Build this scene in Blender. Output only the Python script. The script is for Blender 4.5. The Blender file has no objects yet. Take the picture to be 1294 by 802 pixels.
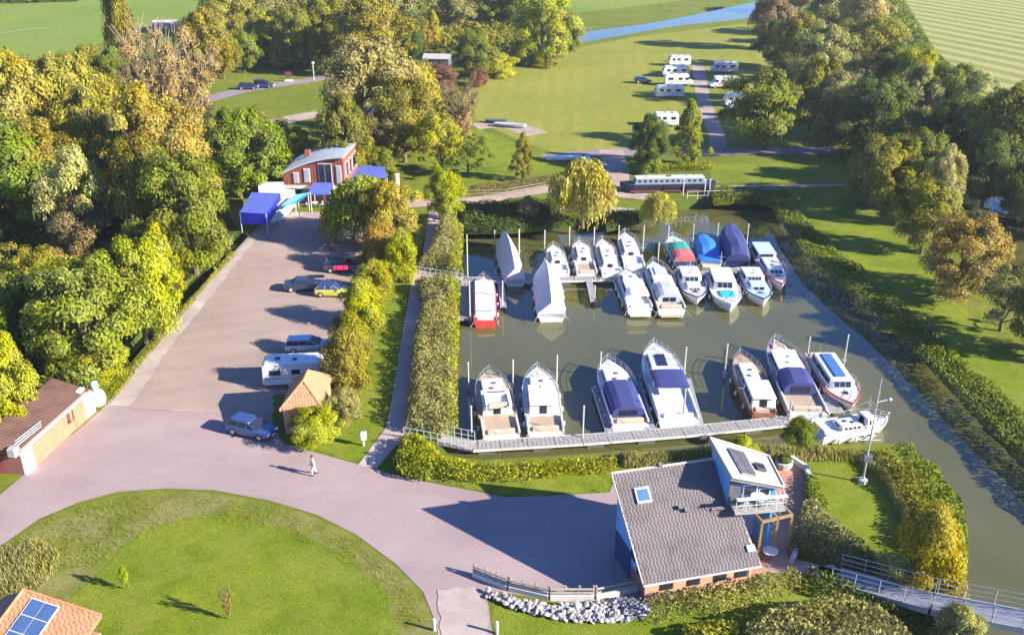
import bpy, bmesh, math, random
import numpy as np
from mathutils import Vector, Matrix
from mathutils.geometry import tessellate_polygon, delaunay_2d_cdt
R = math.radians
random.seed(7)
rng = np.random.default_rng(7)
SC = bpy.context.scene
COL = SC.collection

# ------------------------------------------------------------------ camera, world, sun, exposure
CAM_H = 43.0
FPX = 1200.0
PITCH = math.atan(552.0 / FPX)
cam_d = bpy.data.cameras.new('camera'); cam = bpy.data.objects.new('camera', cam_d); COL.objects.link(cam)
cam.location = (0, 0, CAM_H); cam.rotation_euler = (math.pi/2 - PITCH, 0, 0)
cam_d.sensor_width = 36; cam_d.lens = FPX/1294*36; cam_d.clip_end = 9000; cam_d.clip_start = 0.5
SC.camera = cam
SUN_EL = R(24.5); SHX, SHY = -0.94, 0.34          # direction in which shadows fall
world = bpy.data.worlds.new('World'); SC.world = world; world.use_nodes = True
wn = world.node_tree; bg = wn.nodes['Background']
sky = wn.nodes.new('ShaderNodeTexSky'); sky.sky_type = 'NISHITA'; sky.sun_disc = False
sky.sun_elevation = SUN_EL; sky.sun_rotation = math.atan2(-SHX, -SHY)
sky.air_density = 1.0; sky.dust_density = 0.2; sky.ozone_density = 8.0
hsv = wn.nodes.new('ShaderNodeHueSaturation'); hsv.inputs['Saturation'].default_value = 1.08; hsv.inputs['Hue'].default_value = 0.512
wn.links.new(sky.outputs[0], hsv.inputs['Color']); wn.links.new(hsv.outputs[0], bg.inputs[0]); bg.inputs[1].default_value = 0.095
sun_d = bpy.data.lights.new('sun', 'SUN'); sun = bpy.data.objects.new('sun', sun_d); COL.objects.link(sun)
sun_d.energy = 4.8; sun_d.angle = R(0.5); sun_d.color = (1.0, 0.93, 0.80)
sd = Vector((SHX*math.cos(SUN_EL), SHY*math.cos(SUN_EL), -math.sin(SUN_EL)))
sun.rotation_euler = sd.to_track_quat('-Z', 'Y').to_euler(); sun.location = (60, -20, 60)
SC.view_settings.view_transform = 'Standard'; SC.view_settings.look = 'None'
SC.view_settings.exposure = 1.66; SC.view_settings.gamma = 1.0
SC.cycles.max_bounces = 6; SC.cycles.diffuse_bounces = 3; SC.cycles.transparent_max_bounces = 4

_c, _s = math.cos(PITCH), math.sin(PITCH)
def G(px, py, z=0.0):
    """where the line of sight through a pixel of the photograph meets height z"""
    a = (px-647)/FPX; b = (py-401)/FPX
    rx, ry, rz = a, _c - b*_s, -_s - b*_c
    t = (CAM_H - z)/-rz
    return Vector((rx*t, ry*t, z))
def P(p):
    d = CAM_H - p[2]; zc = p[1]*_c + d*_s; yc = -p[1]*_s + d*_c
    return 647 + FPX*p[0]/zc, 401 + FPX*yc/zc
def height_at(base, py_top):
    """height of a point above base that projects to row py_top"""
    k = (py_top-401)/FPX
    # (-y s + d c) = k (y c + d s)
    y = base[1]; d = (k*y*_c + y*_s)/(_c - k*_s)
    return CAM_H - d
WZ = -1.2                                          # water level

# ------------------------------------------------------------------ materials
MATS = {}
def nodes_of(name):
    m = bpy.data.materials.new(name); m.use_nodes = True
    nt = m.node_tree; return m, nt, nt.nodes['Principled BSDF']
def N(nt, t, **kw):
    n = nt.nodes.new(t)
    for k, v in kw.items():
        if k in n.inputs: n.inputs[k].default_value = v
        else: setattr(n, k, v)
    return n
def mixc(nt, fac, a, b, blend='MIX'):
    n = nt.nodes.new('ShaderNodeMix'); n.data_type = 'RGBA'; n.blend_type = blend
    for i, v in ((0, fac), (6, a), (7, b)):
        if hasattr(v, 'is_linked') or hasattr(v, 'links'): nt.links.new(v, n.inputs[i])
        elif isinstance(v, (int, float)): n.inputs[i].default_value = v
        else: n.inputs[i].default_value = (*v[:3], 1)
    return n.outputs[2]
def ramp(nt, src, stops):
    n = nt.nodes.new('ShaderNodeValToRGB'); nt.links.new(src, n.inputs[0])
    e = n.color_ramp.elements
    while len(e) < len(stops): e.new(0.5)
    for i, (p, c) in enumerate(stops):
        e[i].position = p; e[i].color = (*c, 1) if len(c) == 3 else c
    return n.outputs[0]
def gray(v): return (v, v, v)
def noise(nt, scale, detail=4, rough=0.6, vec=None, dist=0.0):
    n = N(nt, 'ShaderNodeTexNoise'); n.inputs['Scale'].default_value = scale
    n.inputs['Detail'].default_value = detail; n.inputs['Roughness'].default_value = rough; n.inputs['Distortion'].default_value = dist
    if vec is not None: nt.links.new(vec, n.inputs['Vector'])
    return n.outputs['Fac']
def coords(nt, which='Object'):
    return N(nt, 'ShaderNodeTexCoord').outputs[which]
def bump(nt, bsdf, h, strength=0.3, dist=0.05):
    b = N(nt, 'ShaderNodeBump'); b.inputs['Strength'].default_value = strength; b.inputs['Distance'].default_value = dist
    nt.links.new(h, b.inputs['Height']); nt.links.new(b.outputs[0], bsdf.inputs['Normal'])
def paint(name, col, rough=0.5, metal=0.0, var=0.12, scale=1.5, bmp=0.0, spec=0.5, coat=0.0):
    """a coloured surface with faint grain, fading and dirt"""
    if name in MATS: return MATS[name]
    m, nt, b = nodes_of(name)
    co = coords(nt)
    f = noise(nt, scale, 5, 0.65, co)
    dark = tuple(c*(1-2.2*var) for c in col); lite = tuple(min(1, c*(1+var)) for c in col)
    o = ramp(nt, f, [(0.25, dark), (0.5, col), (0.8, lite)])
    nt.links.new(o, b.inputs['Base Color'])
    b.inputs['Roughness'].default_value = rough; b.inputs['Metallic'].default_value = metal
    b.inputs['Specular IOR Level'].default_value = spec
    if coat: b.inputs['Coat Weight'].default_value = coat
    if bmp: bump(nt, b, noise(nt, scale*8, 3, 0.6, co), bmp, 0.03)
    MATS[name] = m; return m

def grass_mat(name, c1, c2, c3, big=0.06, stripes=None, dry=None):
    m, nt, b = nodes_of(name)
    co = coords(nt)
    o = ramp(nt, noise(nt, big, 6, 0.6, co), [(0.32, c1), (0.5, c2), (0.68, c3)])
    mid = noise(nt, 0.7, 5, 0.7, co)
    o = mixc(nt, ramp(nt, mid, [(0.35, gray(0)), (0.7, gray(0.55))]), o, tuple(x*0.62 for x in c1))
    if dry:
        dn = noise(nt, 0.22, 6, 0.75, co, 0.4)
        o = mixc(nt, ramp(nt, dn, [(0.46, gray(0)), (0.62, gray(0.8))]), o, dry)
    if stripes:
        ang, period, amt, col2 = stripes
        mp = N(nt, 'ShaderNodeMapping'); mp.inputs['Rotation'].default_value = (0, 0, ang)
        nt.links.new(co, mp.inputs['Vector'])
        w = N(nt, 'ShaderNodeTexWave'); w.inputs['Scale'].default_value = 0.314/period*1.0
        w.inputs['Distortion'].default_value = 1.2; w.inputs['Detail'].default_value = 3; w.inputs['Detail Scale'].default_value = 0.6
        nt.links.new(mp.outputs[0], w.inputs['Vector'])
        o = mixc(nt, ramp(nt, w.outputs['Fac'], [(0.3, gray(0)), (0.75, gray(amt))]), o, col2)
    fine = noise(nt, 9.0, 4, 0.8, co)
    o = mixc(nt, 1.0, o, ramp(nt, fine, [(0.3, gray(0.5)), (0.7, gray(1.38))]), 'MULTIPLY')
    nt.links.new(o, b.inputs['Base Color']); b.inputs['Roughness'].default_value = 0.95
    b.inputs['Specular IOR Level'].default_value = 0.1
    bump(nt, b, fine, 0.9, 0.12)
    MATS[name] = m; return m

M_ground = grass_mat('rough_grass', (0.12, 0.15, 0.015), (0.17, 0.20, 0.018), (0.22, 0.225, 0.035), 0.05)
M_lawn = grass_mat('lawn_grass', (0.12, 0.172, 0.010), (0.175, 0.228, 0.012), (0.25, 0.27, 0.022), 0.13, dry=(0.205, 0.225, 0.03))
M_meadow = grass_mat('meadow_grass', (0.21, 0.22, 0.03), (0.28, 0.27, 0.045), (0.34, 0.31, 0.065), 0.035, stripes=(R(4), 4.0, 0.45, (0.20, 0.24, 0.03)))
M_stripe = grass_mat('mown_field', (0.19, 0.22, 0.05), (0.24, 0.26, 0.07), (0.27, 0.27, 0.08), 0.02, stripes=(R(161.0), 8.0, 0.9, (0.36, 0.34, 0.13)))
M_far = grass_mat('far_pasture', (0.15, 0.22, 0.025), (0.20, 0.27, 0.04), (0.25, 0.29, 0.05), 0.015)
M_rim = grass_mat('rough_verge', (0.13, 0.165, 0.015), (0.18, 0.20, 0.025), (0.24, 0.225, 0.05), 0.2, dry=(0.25, 0.225, 0.085))
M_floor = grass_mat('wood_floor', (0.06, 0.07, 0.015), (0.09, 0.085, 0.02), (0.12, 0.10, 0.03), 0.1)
M_earth = grass_mat('bank_earth', (0.055, 0.085, 0.015), (0.08, 0.11, 0.018), (0.11, 0.125, 0.025), 0.3)

def asphalt(name, c, warm, big=0.08, speck=0.25, tracks=None):
    m, nt, b = nodes_of(name); co = coords(nt)
    o = ramp(nt, noise(nt, big, 6, 0.62, co, 0.3), [(0.3, tuple(x*0.84 for x in c)), (0.52, c), (0.72, warm)])
    mp = N(nt, 'ShaderNodeMapping'); mp.inputs['Scale'].default_value = (0.25, 0.9, 1); mp.inputs['Rotation'].default_value = (0, 0, R(30))
    nt.links.new(co, mp.inputs['Vector'])
    o = mixc(nt, ramp(nt, noise(nt, 0.8, 6, 0.7, mp.outputs[0]), [(0.4, gray(0)), (0.7, gray(0.3))]), o, tuple(x*0.72 for x in c))
    if tracks:
        ang, per = tracks
        mq = N(nt, 'ShaderNodeMapping'); mq.inputs['Rotation'].default_value = (0, 0, ang); nt.links.new(co, mq.inputs['Vector'])
        w = N(nt, 'ShaderNodeTexWave'); w.inputs['Scale'].default_value = 0.314/per; w.inputs['Distortion'].default_value = 4; w.inputs['Detail'].default_value = 4
        w.inputs['Detail Scale'].default_value = 0.5
        nt.links.new(mq.outputs[0], w.inputs['Vector'])
        o = mixc(nt, ramp(nt, w.outputs['Fac'], [(0.5, gray(0)), (0.95, gray(0.16))]), o, warm)
    f = noise(nt, 14, 3, 0.8, co)
    o = mixc(nt, 1.0, o, ramp(nt, f, [(0.3, gray(1-speck)), (0.7, gray(1+speck*0.4))]), 'MULTIPLY')
    nt.links.new(o, b.inputs['Base Color']); b.inputs['Roughness'].default_value = 0.9; b.inputs['Specular IOR Level'].default_value = 0.2
    bump(nt, b, f, 0.4, 0.02); MATS[name] = m; return m
M_road = asphalt('pink_asphalt', (0.345, 0.256, 0.244), (0.40, 0.30, 0.28), 0.09, 0.22, tracks=(R(100), 5.0))
M_gravel = asphalt('car_park_gravel', (0.35, 0.258, 0.215), (0.45, 0.325, 0.265), 0.10, 0.3, tracks=(R(70), 2.6))
M_lane = asphalt('gravel_lane', (0.40, 0.30, 0.24), (0.50, 0.40, 0.33), 0.2, 0.25)
M_path = asphalt('pale_path', (0.42, 0.33, 0.29), (0.52, 0.43, 0.38), 0.3, 0.25)
M_forecourt = asphalt('forecourt_asphalt', (0.25, 0.205, 0.22), (0.29, 0.24, 0.25), 0.1, 0.1)

def water_mat():
    m, nt, b = nodes_of('murky_water'); co = coords(nt)
    o = ramp(nt, noise(nt, 0.05, 5, 0.6, co, 0.4), [(0.3, (0.078, 0.076, 0.022)), (0.7, (0.106, 0.098, 0.031))])
    nt.links.new(o, b.inputs['Base Color']); b.inputs['Roughness'].default_value = 0.05; b.inputs['IOR'].default_value = 1.55
    b.inputs['Specular IOR Level'].default_value = 0.5
    a = noise(nt, 1.6, 4, 0.6, co)
    bump(nt, b, a, 0.06, 0.05)
    return m
M_water = water_mat()
def brick_mat(name, c1, c2, mortar, scale=1.0, axis='xz'):
    m, nt, b = nodes_of(name)
    geo = N(nt, 'ShaderNodeTexCoord'); sp = N(nt, 'ShaderNodeSeparateXYZ'); nt.links.new(geo.outputs['Object'], sp.inputs[0])
    ad = N(nt, 'ShaderNodeMath'); ad.operation = 'ADD'; nt.links.new(sp.outputs[0], ad.inputs[0]); nt.links.new(sp.outputs[1], ad.inputs[1])
    cb = N(nt, 'ShaderNodeCombineXYZ')
    if axis == 'xz': nt.links.new(ad.outputs[0], cb.inputs[0]); nt.links.new(sp.outputs[2], cb.inputs[1])
    else: nt.links.new(sp.outputs[0], cb.inputs[0]); nt.links.new(sp.outputs[1], cb.inputs[1])
    br = N(nt, 'ShaderNodeTexBrick'); br.inputs['Scale'].default_value = scale
    br.inputs['Color1'].default_value = (*c1, 1); br.inputs['Color2'].default_value = (*c2, 1); br.inputs['Mortar'].default_value = (*mortar, 1)
    br.inputs['Brick Width'].default_value = 0.24; br.inputs['Row Height'].default_value = 0.085; br.inputs['Mortar Size'].default_value = 0.008
    nt.links.new(cb.outputs[0], br.inputs['Vector'])
    o = mixc(nt, ramp(nt, noise(nt, 0.8, 5, 0.7, geo.outputs['Object']), [(0.4, gray(0)), (0.75, gray(0.35))]), br.outputs[0], tuple(x*0.55 for x in c1))
    nt.links.new(o, b.inputs['Base Color']); b.inputs['Roughness'].default_value = 0.9
    bump(nt, b, br.outputs['Fac'], -0.3, 0.01); MATS[name] = m; return m
M_brick_red = brick_mat('red_brick', (0.28, 0.085, 0.055), (0.22, 0.065, 0.045), (0.30, 0.22, 0.18))
M_brick_orange = brick_mat('orange_brick', (0.52, 0.25, 0.14), (0.45, 0.20, 0.11), (0.5, 0.38, 0.3))
M_paver = brick_mat('red_pavers', (0.46, 0.21, 0.14), (0.40, 0.17, 0.11), (0.4, 0.25, 0.2), 1.0, 'xy')

def foliage_mat():
    m, nt, b = nodes_of('foliage')
    oi = N(nt, 'ShaderNodeObjectInfo'); ge = N(nt, 'ShaderNodeNewGeometry'); co = coords(nt)
    hs = N(nt, 'ShaderNodeHueSaturation')
    rnd = ge.outputs['Random Per Island']
    mr = N(nt, 'ShaderNodeMapRange'); nt.links.new(rnd, mr.inputs[0]); mr.inputs[3].default_value = 0.55; mr.inputs[4].default_value = 1.45
    nt.links.new(mr.outputs[0], hs.inputs['Value'])
    ad = N(nt, 'ShaderNodeVectorMath'); ad.operation = 'ADD'
    nt.links.new(co, ad.inputs[0]); nt.links.new(oi.outputs['Random'], ad.inputs[1])
    ns = noise(nt, 3.2, 3, 0.6, ad.outputs[0])
    m2 = N(nt, 'ShaderNodeMapRange'); nt.links.new(ns, m2.inputs[0]); m2.inputs[1].default_value = 0.3; m2.inputs[2].default_value = 0.7
    m2.inputs[3].default_value = 0.516; m2.inputs[4].default_value = 0.486
    big = noise(nt, 0.33, 3, 0.55, ge.outputs['Position']); m3 = N(nt, 'ShaderNodeMapRange'); nt.links.new(big, m3.inputs[0])
    m3.inputs[1].default_value = 0.3; m3.inputs[2].default_value = 0.7; m3.inputs[3].default_value = 0.72; m3.inputs[4].default_value = 1.22
    mm = N(nt, 'ShaderNodeMath'); mm.operation = 'MULTIPLY'; nt.links.new(mr.outputs[0], mm.inputs[0]); nt.links.new(m3.outputs[0], mm.inputs[1]); nt.links.new(mm.outputs[0], hs.inputs['Value'])
    m4 = N(nt, 'ShaderNodeMapRange'); nt.links.new(noise(nt, 0.21, 2, 0.5, ge.outputs['Position']), m4.inputs[0]); m4.inputs[1].default_value = 0.35; m4.inputs[2].default_value = 0.65
    m4.inputs[3].default_value = 0.98; m4.inputs[4].default_value = 1.16; nt.links.new(m4.outputs[0], hs.inputs['Saturation'])
    nt.links.new(m2.outputs[0], hs.inputs['Hue'])
    nt.links.new(oi.outputs['Color'], hs.inputs['Color'])
    nt.links.new(hs.outputs[0], b.inputs['Base Color']); b.inputs['Roughness'].default_value = 0.75
    b.inputs['Specular IOR Level'].default_value = 0.15
    tr = N(nt, 'ShaderNodeBsdfTranslucent'); nt.links.new(hs.outputs[0], tr.inputs[0])
    mx = N(nt, 'ShaderNodeMixShader'); mx.inputs[0].default_value = 0.36
    nt.links.new(b.outputs[0], mx.inputs[1]); nt.links.new(tr.outputs[0], mx.inputs[2])
    nt.links.new(mx.outputs[0], nt.nodes['Material Output'].inputs[0])
    return m
M_leaf = foliage_mat()
M_bark = paint('bark', (0.13, 0.10, 0.07), 0.9, var=0.25, scale=4, bmp=0.5)
M_twig = paint('pale_twigs', (0.22, 0.15, 0.09), 0.9, var=0.2, scale=2)

# ------------------------------------------------------------------ mesh helper
class MB:
    def __init__(s): s.v = []; s.f = []; s.m = []
    def add(s, vs, fs, mi=0):
        o = len(s.v); s.v += [tuple(p) for p in vs]
        for f in fs: s.f.append(tuple(i+o for i in f)); s.m.append(mi)
        return s
    def hexa(s, p, mi=0):      # p: 4 bottom (ccw), 4 top
        return s.add(p, [(3,2,1,0),(4,5,6,7),(0,1,5,4),(1,2,6,5),(2,3,7,6),(3,0,4,7)], mi)
    def box(s, c, d, rz=0, mi=0, taper=1.0):
        x, y, z = d[0]/2, d[1]/2, d[2]/2; ca, sa = math.cos(rz), math.sin(rz)
        pts = []
        for zz, k in ((-z, 1), (z, taper)):
            for (a, b) in ((-x,-y),(x,-y),(x,y),(-x,y)):
                a *= k; b *= k
                pts.append((c[0]+a*ca-b*sa, c[1]+a*sa+b*ca, c[2]+zz))
        return s.hexa(pts, mi)
    def cbox(s, c, d, ch=0.03, mi=0):       # box with chamfered vertical and top edges
        x, y, z = d[0]/2, d[1]/2, d[2]/2
        def ring(k, zz): 
            a, b = x-k, y-k; q = ch
            return [(c[0]+i, c[1]+j, c[2]+zz) for i, j in ((-a+q,-b),(a-q,-b),(a,-b+q),(a,b-q),(a-q,b),(-a+q,b),(-a,b-q),(-a,-b+q))]
        return s.loft([ring(0,-z), ring(0,z-ch), ring(ch,z)], mi=mi)
    def prism(s, poly, z0, z1, mi=0, top=None):
        n = len(poly); vs = [(p[0],p[1],z0) for p in poly] + [(p[0],p[1],z1) for p in poly]
        fs = [(i,(i+1)%n,(i+1)%n+n,i+n) for i in range(n)]
        tri = tessellate_polygon([[Vector((p[0],p[1],0)) for p in poly]])
        for t in tri:
            a, b, c = t
            A, B_, C = (Vector(poly[i][:2]) for i in t)
            if (B_-A).cross(C-A) < 0: a, c = c, a
            fs.append((a+n, b+n, c+n)); fs.append((c, b, a))
        return s.add(vs, fs, mi)
    def tube(s, p, q, r, n=6, r2=None, mi=0):
        p = Vector(p); q = Vector(q); r2 = r if r2 is None else r2
        d = (q-p); 
        if d.length < 1e-6: return s
        d.normalize(); u = d.orthogonal().normalized(); w = d.cross(u)
        vs = []
        for c, rr in ((p, r), (q, r2)):
            for i in range(n):
                a = 2*math.pi*i/n; vs.append(c + (u*math.cos(a)+w*math.sin(a))*rr)
        fs = [(i,(i+1)%n,(i+1)%n+n,i+n) for i in range(n)] + [tuple(range(n-1,-1,-1)), tuple(range(n,2*n))]
        return s.add(vs, fs, mi)
    def path(s, pts, r, n=5, mi=0):
        for a, b in zip(pts[:-1], pts[1:]): s.tube(a, b, r, n, mi=mi)
        return s
    def loft(s, rings, mi=0, caps=True, closed=True):
        n = len(rings[0]); vs = [p for r in rings for p in r]; fs = []
        for k in range(len(rings)-1):
            for i in range(n if closed else n-1):
                j = (i+1) % n; fs.append((k*n+i, k*n+j, (k+1)*n+j, (k+1)*n+i))
        if caps: fs.append(tuple(range(n-1,-1,-1))); fs.append(tuple(range((len(rings)-1)*n, len(rings)*n)))
        return s.add(vs, fs, mi)
    def ball(s, c, r, n=8, m=5, mi=0):
        if not hasattr(r, '__len__'): r = (r,r,r)
        rings = []
        for k in range(1, m):
            ph = math.pi*k/m - math.pi/2
            rings.append([(c[0]+r[0]*math.cos(ph)*math.cos(2*math.pi*i/n), c[1]+r[1]*math.cos(ph)*math.sin(2*math.pi*i/n), c[2]+r[2]*math.sin(ph)) for i in range(n)])
        return s.loft(rings, mi)
    def build(s, name, mats, parent=None, smooth=False, loc=None, rz=0, kind=None, label=None):
        me = bpy.data.meshes.new(name); me.from_pydata([tuple(p) for p in s.v], [], s.f)
        if not isinstance(mats, (list, tuple)): mats = [mats]
        for m in mats: me.materials.append(m)
        if len(mats) > 1: me.polygons.foreach_set('material_index', s.m)
        if smooth: me.polygons.foreach_set('use_smooth', [True]*len(me.polygons))
        me.update()
        o = bpy.data.objects.new(name, me); COL.objects.link(o)
        if parent: o.parent = parent
        if loc is not None: o.location = loc
        o.rotation_euler = (0, 0, rz)
        if kind: o['kind'] = kind
        if label: o['label'] = label
        return o
def tag(o, label, cat, group=None, kind=None):
    o['label'] = label; o['category'] = cat
    if group: o['group'] = group
    if kind: o['kind'] = kind
    return o
def thing(name, label, cat, loc=(0,0,0), rz=0, group=None):
    o = bpy.data.objects.new(name, None); o.empty_display_size = 0.3; COL.objects.link(o)
    o.location = loc; o.rotation_euler = (0,0,rz); return tag(o, label, cat, group)
def copy_tree(root, loc, rz=None, label=None, group=None, scale=None, color=None):
    def rec(o, par):
        c = o.copy(); COL.objects.link(c); c.parent = par
        if color is not None: c.color = color
        for ch in o.children: rec(ch, c)
        return c
    r = rec(root, None); r.location = loc
    if rz is not None: r.rotation_euler = (0,0,rz)
    if label: r['label'] = label
    if group: r['group'] = group
    if scale: r.scale = scale
    return r

# ------------------------------------------------------------------ ground, water, roads
def smooth_loop(pts, n=4, closed=True):
    out = []; N_ = len(pts); rng_ = range(N_) if closed else range(N_-1)
    for i in rng_:
        if closed: p0, p1, p2, p3 = (Vector(pts[(i+k) % N_]) for k in (-1,0,1,2))
        else: p0, p1, p2, p3 = (Vector(pts[min(max(i+k,0),N_-1)]) for k in (-1,0,1,2))
        for j in range(n):
            t = j/n
            out.append(0.5*((2*p1)+(p2-p0)*t+(2*p0-5*p1+4*p2-p3)*t*t+(3*p1-p0-3*p2+p3)*t**3))
    if not closed: out.append(Vector(pts[-1]))
    return out
def px_loop(pts, z=0, smooth=0):
    w = [G(x, y, z) for x, y in pts]
    return [Vector((p.x,p.y,0)) for p in (smooth_loop(w, smooth) if smooth else w)]
def area2(l): return sum(l[i].x*l[(i+1)%len(l)].y - l[(i+1)%len(l)].x*l[i].y for i in range(len(l)))
def sheet(name, loop, z, mat, kind='structure'):
    loop = [Vector((p[0],p[1],0)) for p in loop]
    if area2(loop) < 0: loop = loop[::-1]
    tri = tessellate_polygon([loop]); fs = []
    for a, b, c in tri:
        if (loop[b]-loop[a]).cross(loop[c]-loop[a]).z < 0: a, c = c, a
        fs.append((a, b, c))
    mb = MB(); mb.add([(p.x,p.y,z) for p in loop], fs)
    return mb.build(name, mat, kind=kind)
def rough(loop, amp=0.35, step=1.2, seed=1):
    rr = random.Random(seed+len(loop)); out = []; n = len(loop)
    for i in range(n):
        a, b = loop[i], loop[(i+1)%n]; L = (b-a).length
        if L > 150: out.append(a); continue
        k = max(1, min(60, int(L/step))); d = (b-a).normalized() if L > 0 else Vector((1,0,0)); nr = Vector((-d.y,d.x,0))
        for j in range(k): out.append(a.lerp(b,j/k)+nr*rr.uniform(-amp,amp)*(1 if 0 < j else 0.4))
    return out
def offset_loop(l, d):
    if area2(l) < 0: l = l[::-1]
    out = []; n = len(l)
    for i in range(n):
        a, b, c = l[i-1], l[i], l[(i+1)%n]
        t1 = (b-a).normalized(); t2 = (c-b).normalized()
        nrm = Vector((t1.y+t2.y, -t1.x-t2.x, 0))
        if nrm.length < 1e-4: nrm = Vector((t1.y,-t1.x,0))
        nrm.normalize(); out.append(b + nrm*d)
    return out

basin = px_loop([(583,290),(640,291),(700,290),(760,287),(800,277),(850,267),(900,262),(950,259),(975,262),(1000,280),(1022,312),(1060,346),(1100,378),(1150,421),(1180,453),(1230,506),(1294,568),(1400,660),(1500,780),(1640,1000),(1130,1000),(1190,860),(1203,800),(1214,760),(1226,700),(1220,650),(1187,604),(1152,574),(1120,566),(1060,568),(1000,569),(900,572),(800,577),(700,583),(640,586),(600,586),(568,578),(570,560),(577,545),(578,470),(580,380)], WZ, 3)
channel = px_loop([(1020,20),(1050,80),(1110,150),(1175,215),(1205,262),(1228,300),(1294,362),(1420,470),(1700,640),(1700,520),(1420,350),(1300,278),(1235,212),(1170,150),(1105,90),(1060,30)], WZ, 3)
canal = px_loop([(560,76),(640,62),(717,43),(800,32),(860,22),(946,4),(1008,-9),(1016,4),(946,23),(860,33),(800,43),(717,58),(640,76),(560,90)], -0.35, 3)
ditch = px_loop([(299,306),(262,338),(222,376),(192,415),(158,455),(140,478),(149,481),(172,455),(205,419),(233,388),(270,352),(305,316)], WZ, 3)
water_loops = [basin, channel, canal, ditch]
holes = [offset_loop(l, d) for l, d in zip(water_loops, (1.1, 1.5, 1.0, 0.8))]
def build_ground():
    verts = []; edges = []; 
    outer = [Vector((-2500,-200,0)), Vector((2500,-200,0)), Vector((2500,3500,0)), Vector((-2500,3500,0))]
    for loop in [outer]+holes:
        o = len(verts); n = len(loop); verts += [Vector((p.x,p.y)) for p in loop]
        edges += [(o+i, o+(i+1)%n) for i in range(n)]
    vo, eo, fo, _, _, _ = delaunay_2d_cdt(verts, edges, [], 0, 1e-4)
    def inside(pt, l):
        c = False; n = len(l)
        for i in range(n):
            a, b = l[i], l[i-1]
            if (a.y > pt[1]) != (b.y > pt[1]) and pt[0] < (b.x-a.x)*(pt[1]-a.y)/(b.y-a.y)+a.x: c = not c
        return c
    fs = []
    for f in fo:
        cx = sum(vo[i].x for i in f)/len(f); cy = sum(vo[i].y for i in f)/len(f)
        if not any(inside((cx,cy), l) for l in holes): fs.append(tuple(f))
    mb = MB(); mb.add([(v.x,v.y,0) for v in vo], fs)
    return mb.build('ground', M_ground, kind='structure')
build_ground()
for nm, l, h in zip(('marina_water','river_water','canal_water','ditch_water'), water_loops, holes):
    sheet(nm, offset_loop(l, 0.25 if nm != 'canal_water' else 0.7), WZ if nm != 'canal_water' else -0.35, M_water)
    ll = l if area2(l) > 0 else l[::-1]
    inner = offset_loop(l, -0.15)
    mb = MB(); n = len(h)
    mb.add([(p.x,p.y,0) for p in h]+[(p.x,p.y,-0.75) for p in offset_loop(l, 0.35)]+[(p.x,p.y,WZ-0.5) for p in inner],
           [(i,i+n,(i+1)%n+n,(i+1)%n) for i in range(n)]+[(i+n,i+2*n,(i+1)%n+2*n,(i+1)%n+n) for i in range(n)])
    mb.build('bank', M_earth, kind='structure')

road_l = px_loop([(352,268),(325,287),(300,314),(262,354),(215,412),(185,447),(150,492),(128,518),(60,575),(0,625),(-120,700),(-300,860),(-120,860),(0,690),(50,655),(100,634),(150,621),(210,617),(270,619),(340,632),(400,650),(450,675),(500,712),(535,748),(552,790),(560,850),(628,850),(622,800),(617,765),(612,745),(660,752),(700,760),(808,762),(830,720),(780,600),(770,622),(700,626),(640,628),(560,613),(500,601),(470,592),(440,583),(400,572),(360,561),(345,540),(340,500),(400,480),(415,440),(430,395),(440,350),(462,325),(475,300),(440,290),(420,268)], 0)
sheet('road', road_l, 0.02, M_road)
park = px_loop([(352,277),(322,305),(290,345),(250,395),(215,440),(190,478),(172,505),(162,516),(250,522),(345,530),(346,500),(405,482),(420,440),(434,395),(444,352),(466,326),(478,303),(440,292),(424,275)], 0)
sheet('car_park', rough(park,0.16,0.5), 0.045, M_gravel)
sheet('road_lane', px_loop([(358,268),(327,289),(302,316),(264,356),(217,414),(187,449),(152,494),(138,512),(165,514),(205,462),(245,408),(290,350),(335,300),(385,272)],0), 0.038, M_path)
sheet('footpath', px_loop([(543,262),(534,325),(521,352),(508,425),(497,495),(488,540),(452,588),(476,592),(503,560),(516,548),(522,480),(534,410),(548,350),(554,300),(556,262)],0), 0.03, M_path)
sheet('parking_bay', px_loop([(432,283),(424,318),(440,322),(500,312),(505,285)],0), 0.065, M_lane)
# lawns
rim = px_loop([(0,694),(50,659),(100,638),(150,625),(210,621),(270,623),(340,636),(400,654),(450,679),(498,715),(531,750),(548,792),(555,850),(-200,850)],0,2)
sheet('verge', rough(rim,0.10,0.5), 0.012, M_rim)
sheet('round_lawn', rough(px_loop([(130,720),(180,672),(250,652),(330,660),(400,684),(450,712),(485,750),(500,800),(500,850),(-100,850),(40,790)],0,3),0.22,0.6), 0.03, M_lawn)
sheet('path_lawn', rough(px_loop([(494,355),(482,400),(462,440),(440,500),(395,565),(440,582),(458,578),(487,535),(496,490),(507,425),(518,360)],0),0.22,0.6), 0.012, M_lawn)
sheet('bank_lawn', rough(px_loop([(520,604),(560,610),(640,626),(768,620),(775,590),(700,596),(600,600)],0),0.22,0.6), 0.03, M_lawn)
sheet('spit_lawn', rough(px_loop([(985,572),(1060,570),(1088,582),(1115,610),(1128,650),(1132,690),(1120,712),(1085,690),(1045,660),(1015,620),(1000,590)],0,3),0.22,0.6), 0.012, M_lawn)
sheet('near_lawn', rough(px_loop([(622,762),(700,788),(820,772),(1000,735),(1055,745),(900,800),(700,850),(628,850)],0),0.22,0.6), 0.012, M_lawn)
sheet('camp_meadow', rough(px_loop([(600,100),(720,62),(800,47),(900,35),(960,27),(1000,80),(1040,140),(1062,180),(990,195),(900,192),(700,193),(660,180),(600,150)],0),0.22,0.6), 0.012, M_meadow)
sheet('meadow_patch', rough(px_loop([(505,185),(600,160),(700,200),(700,215),(640,228),(540,222)],0),0.22,0.6), 0.02, M_lawn)
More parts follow.
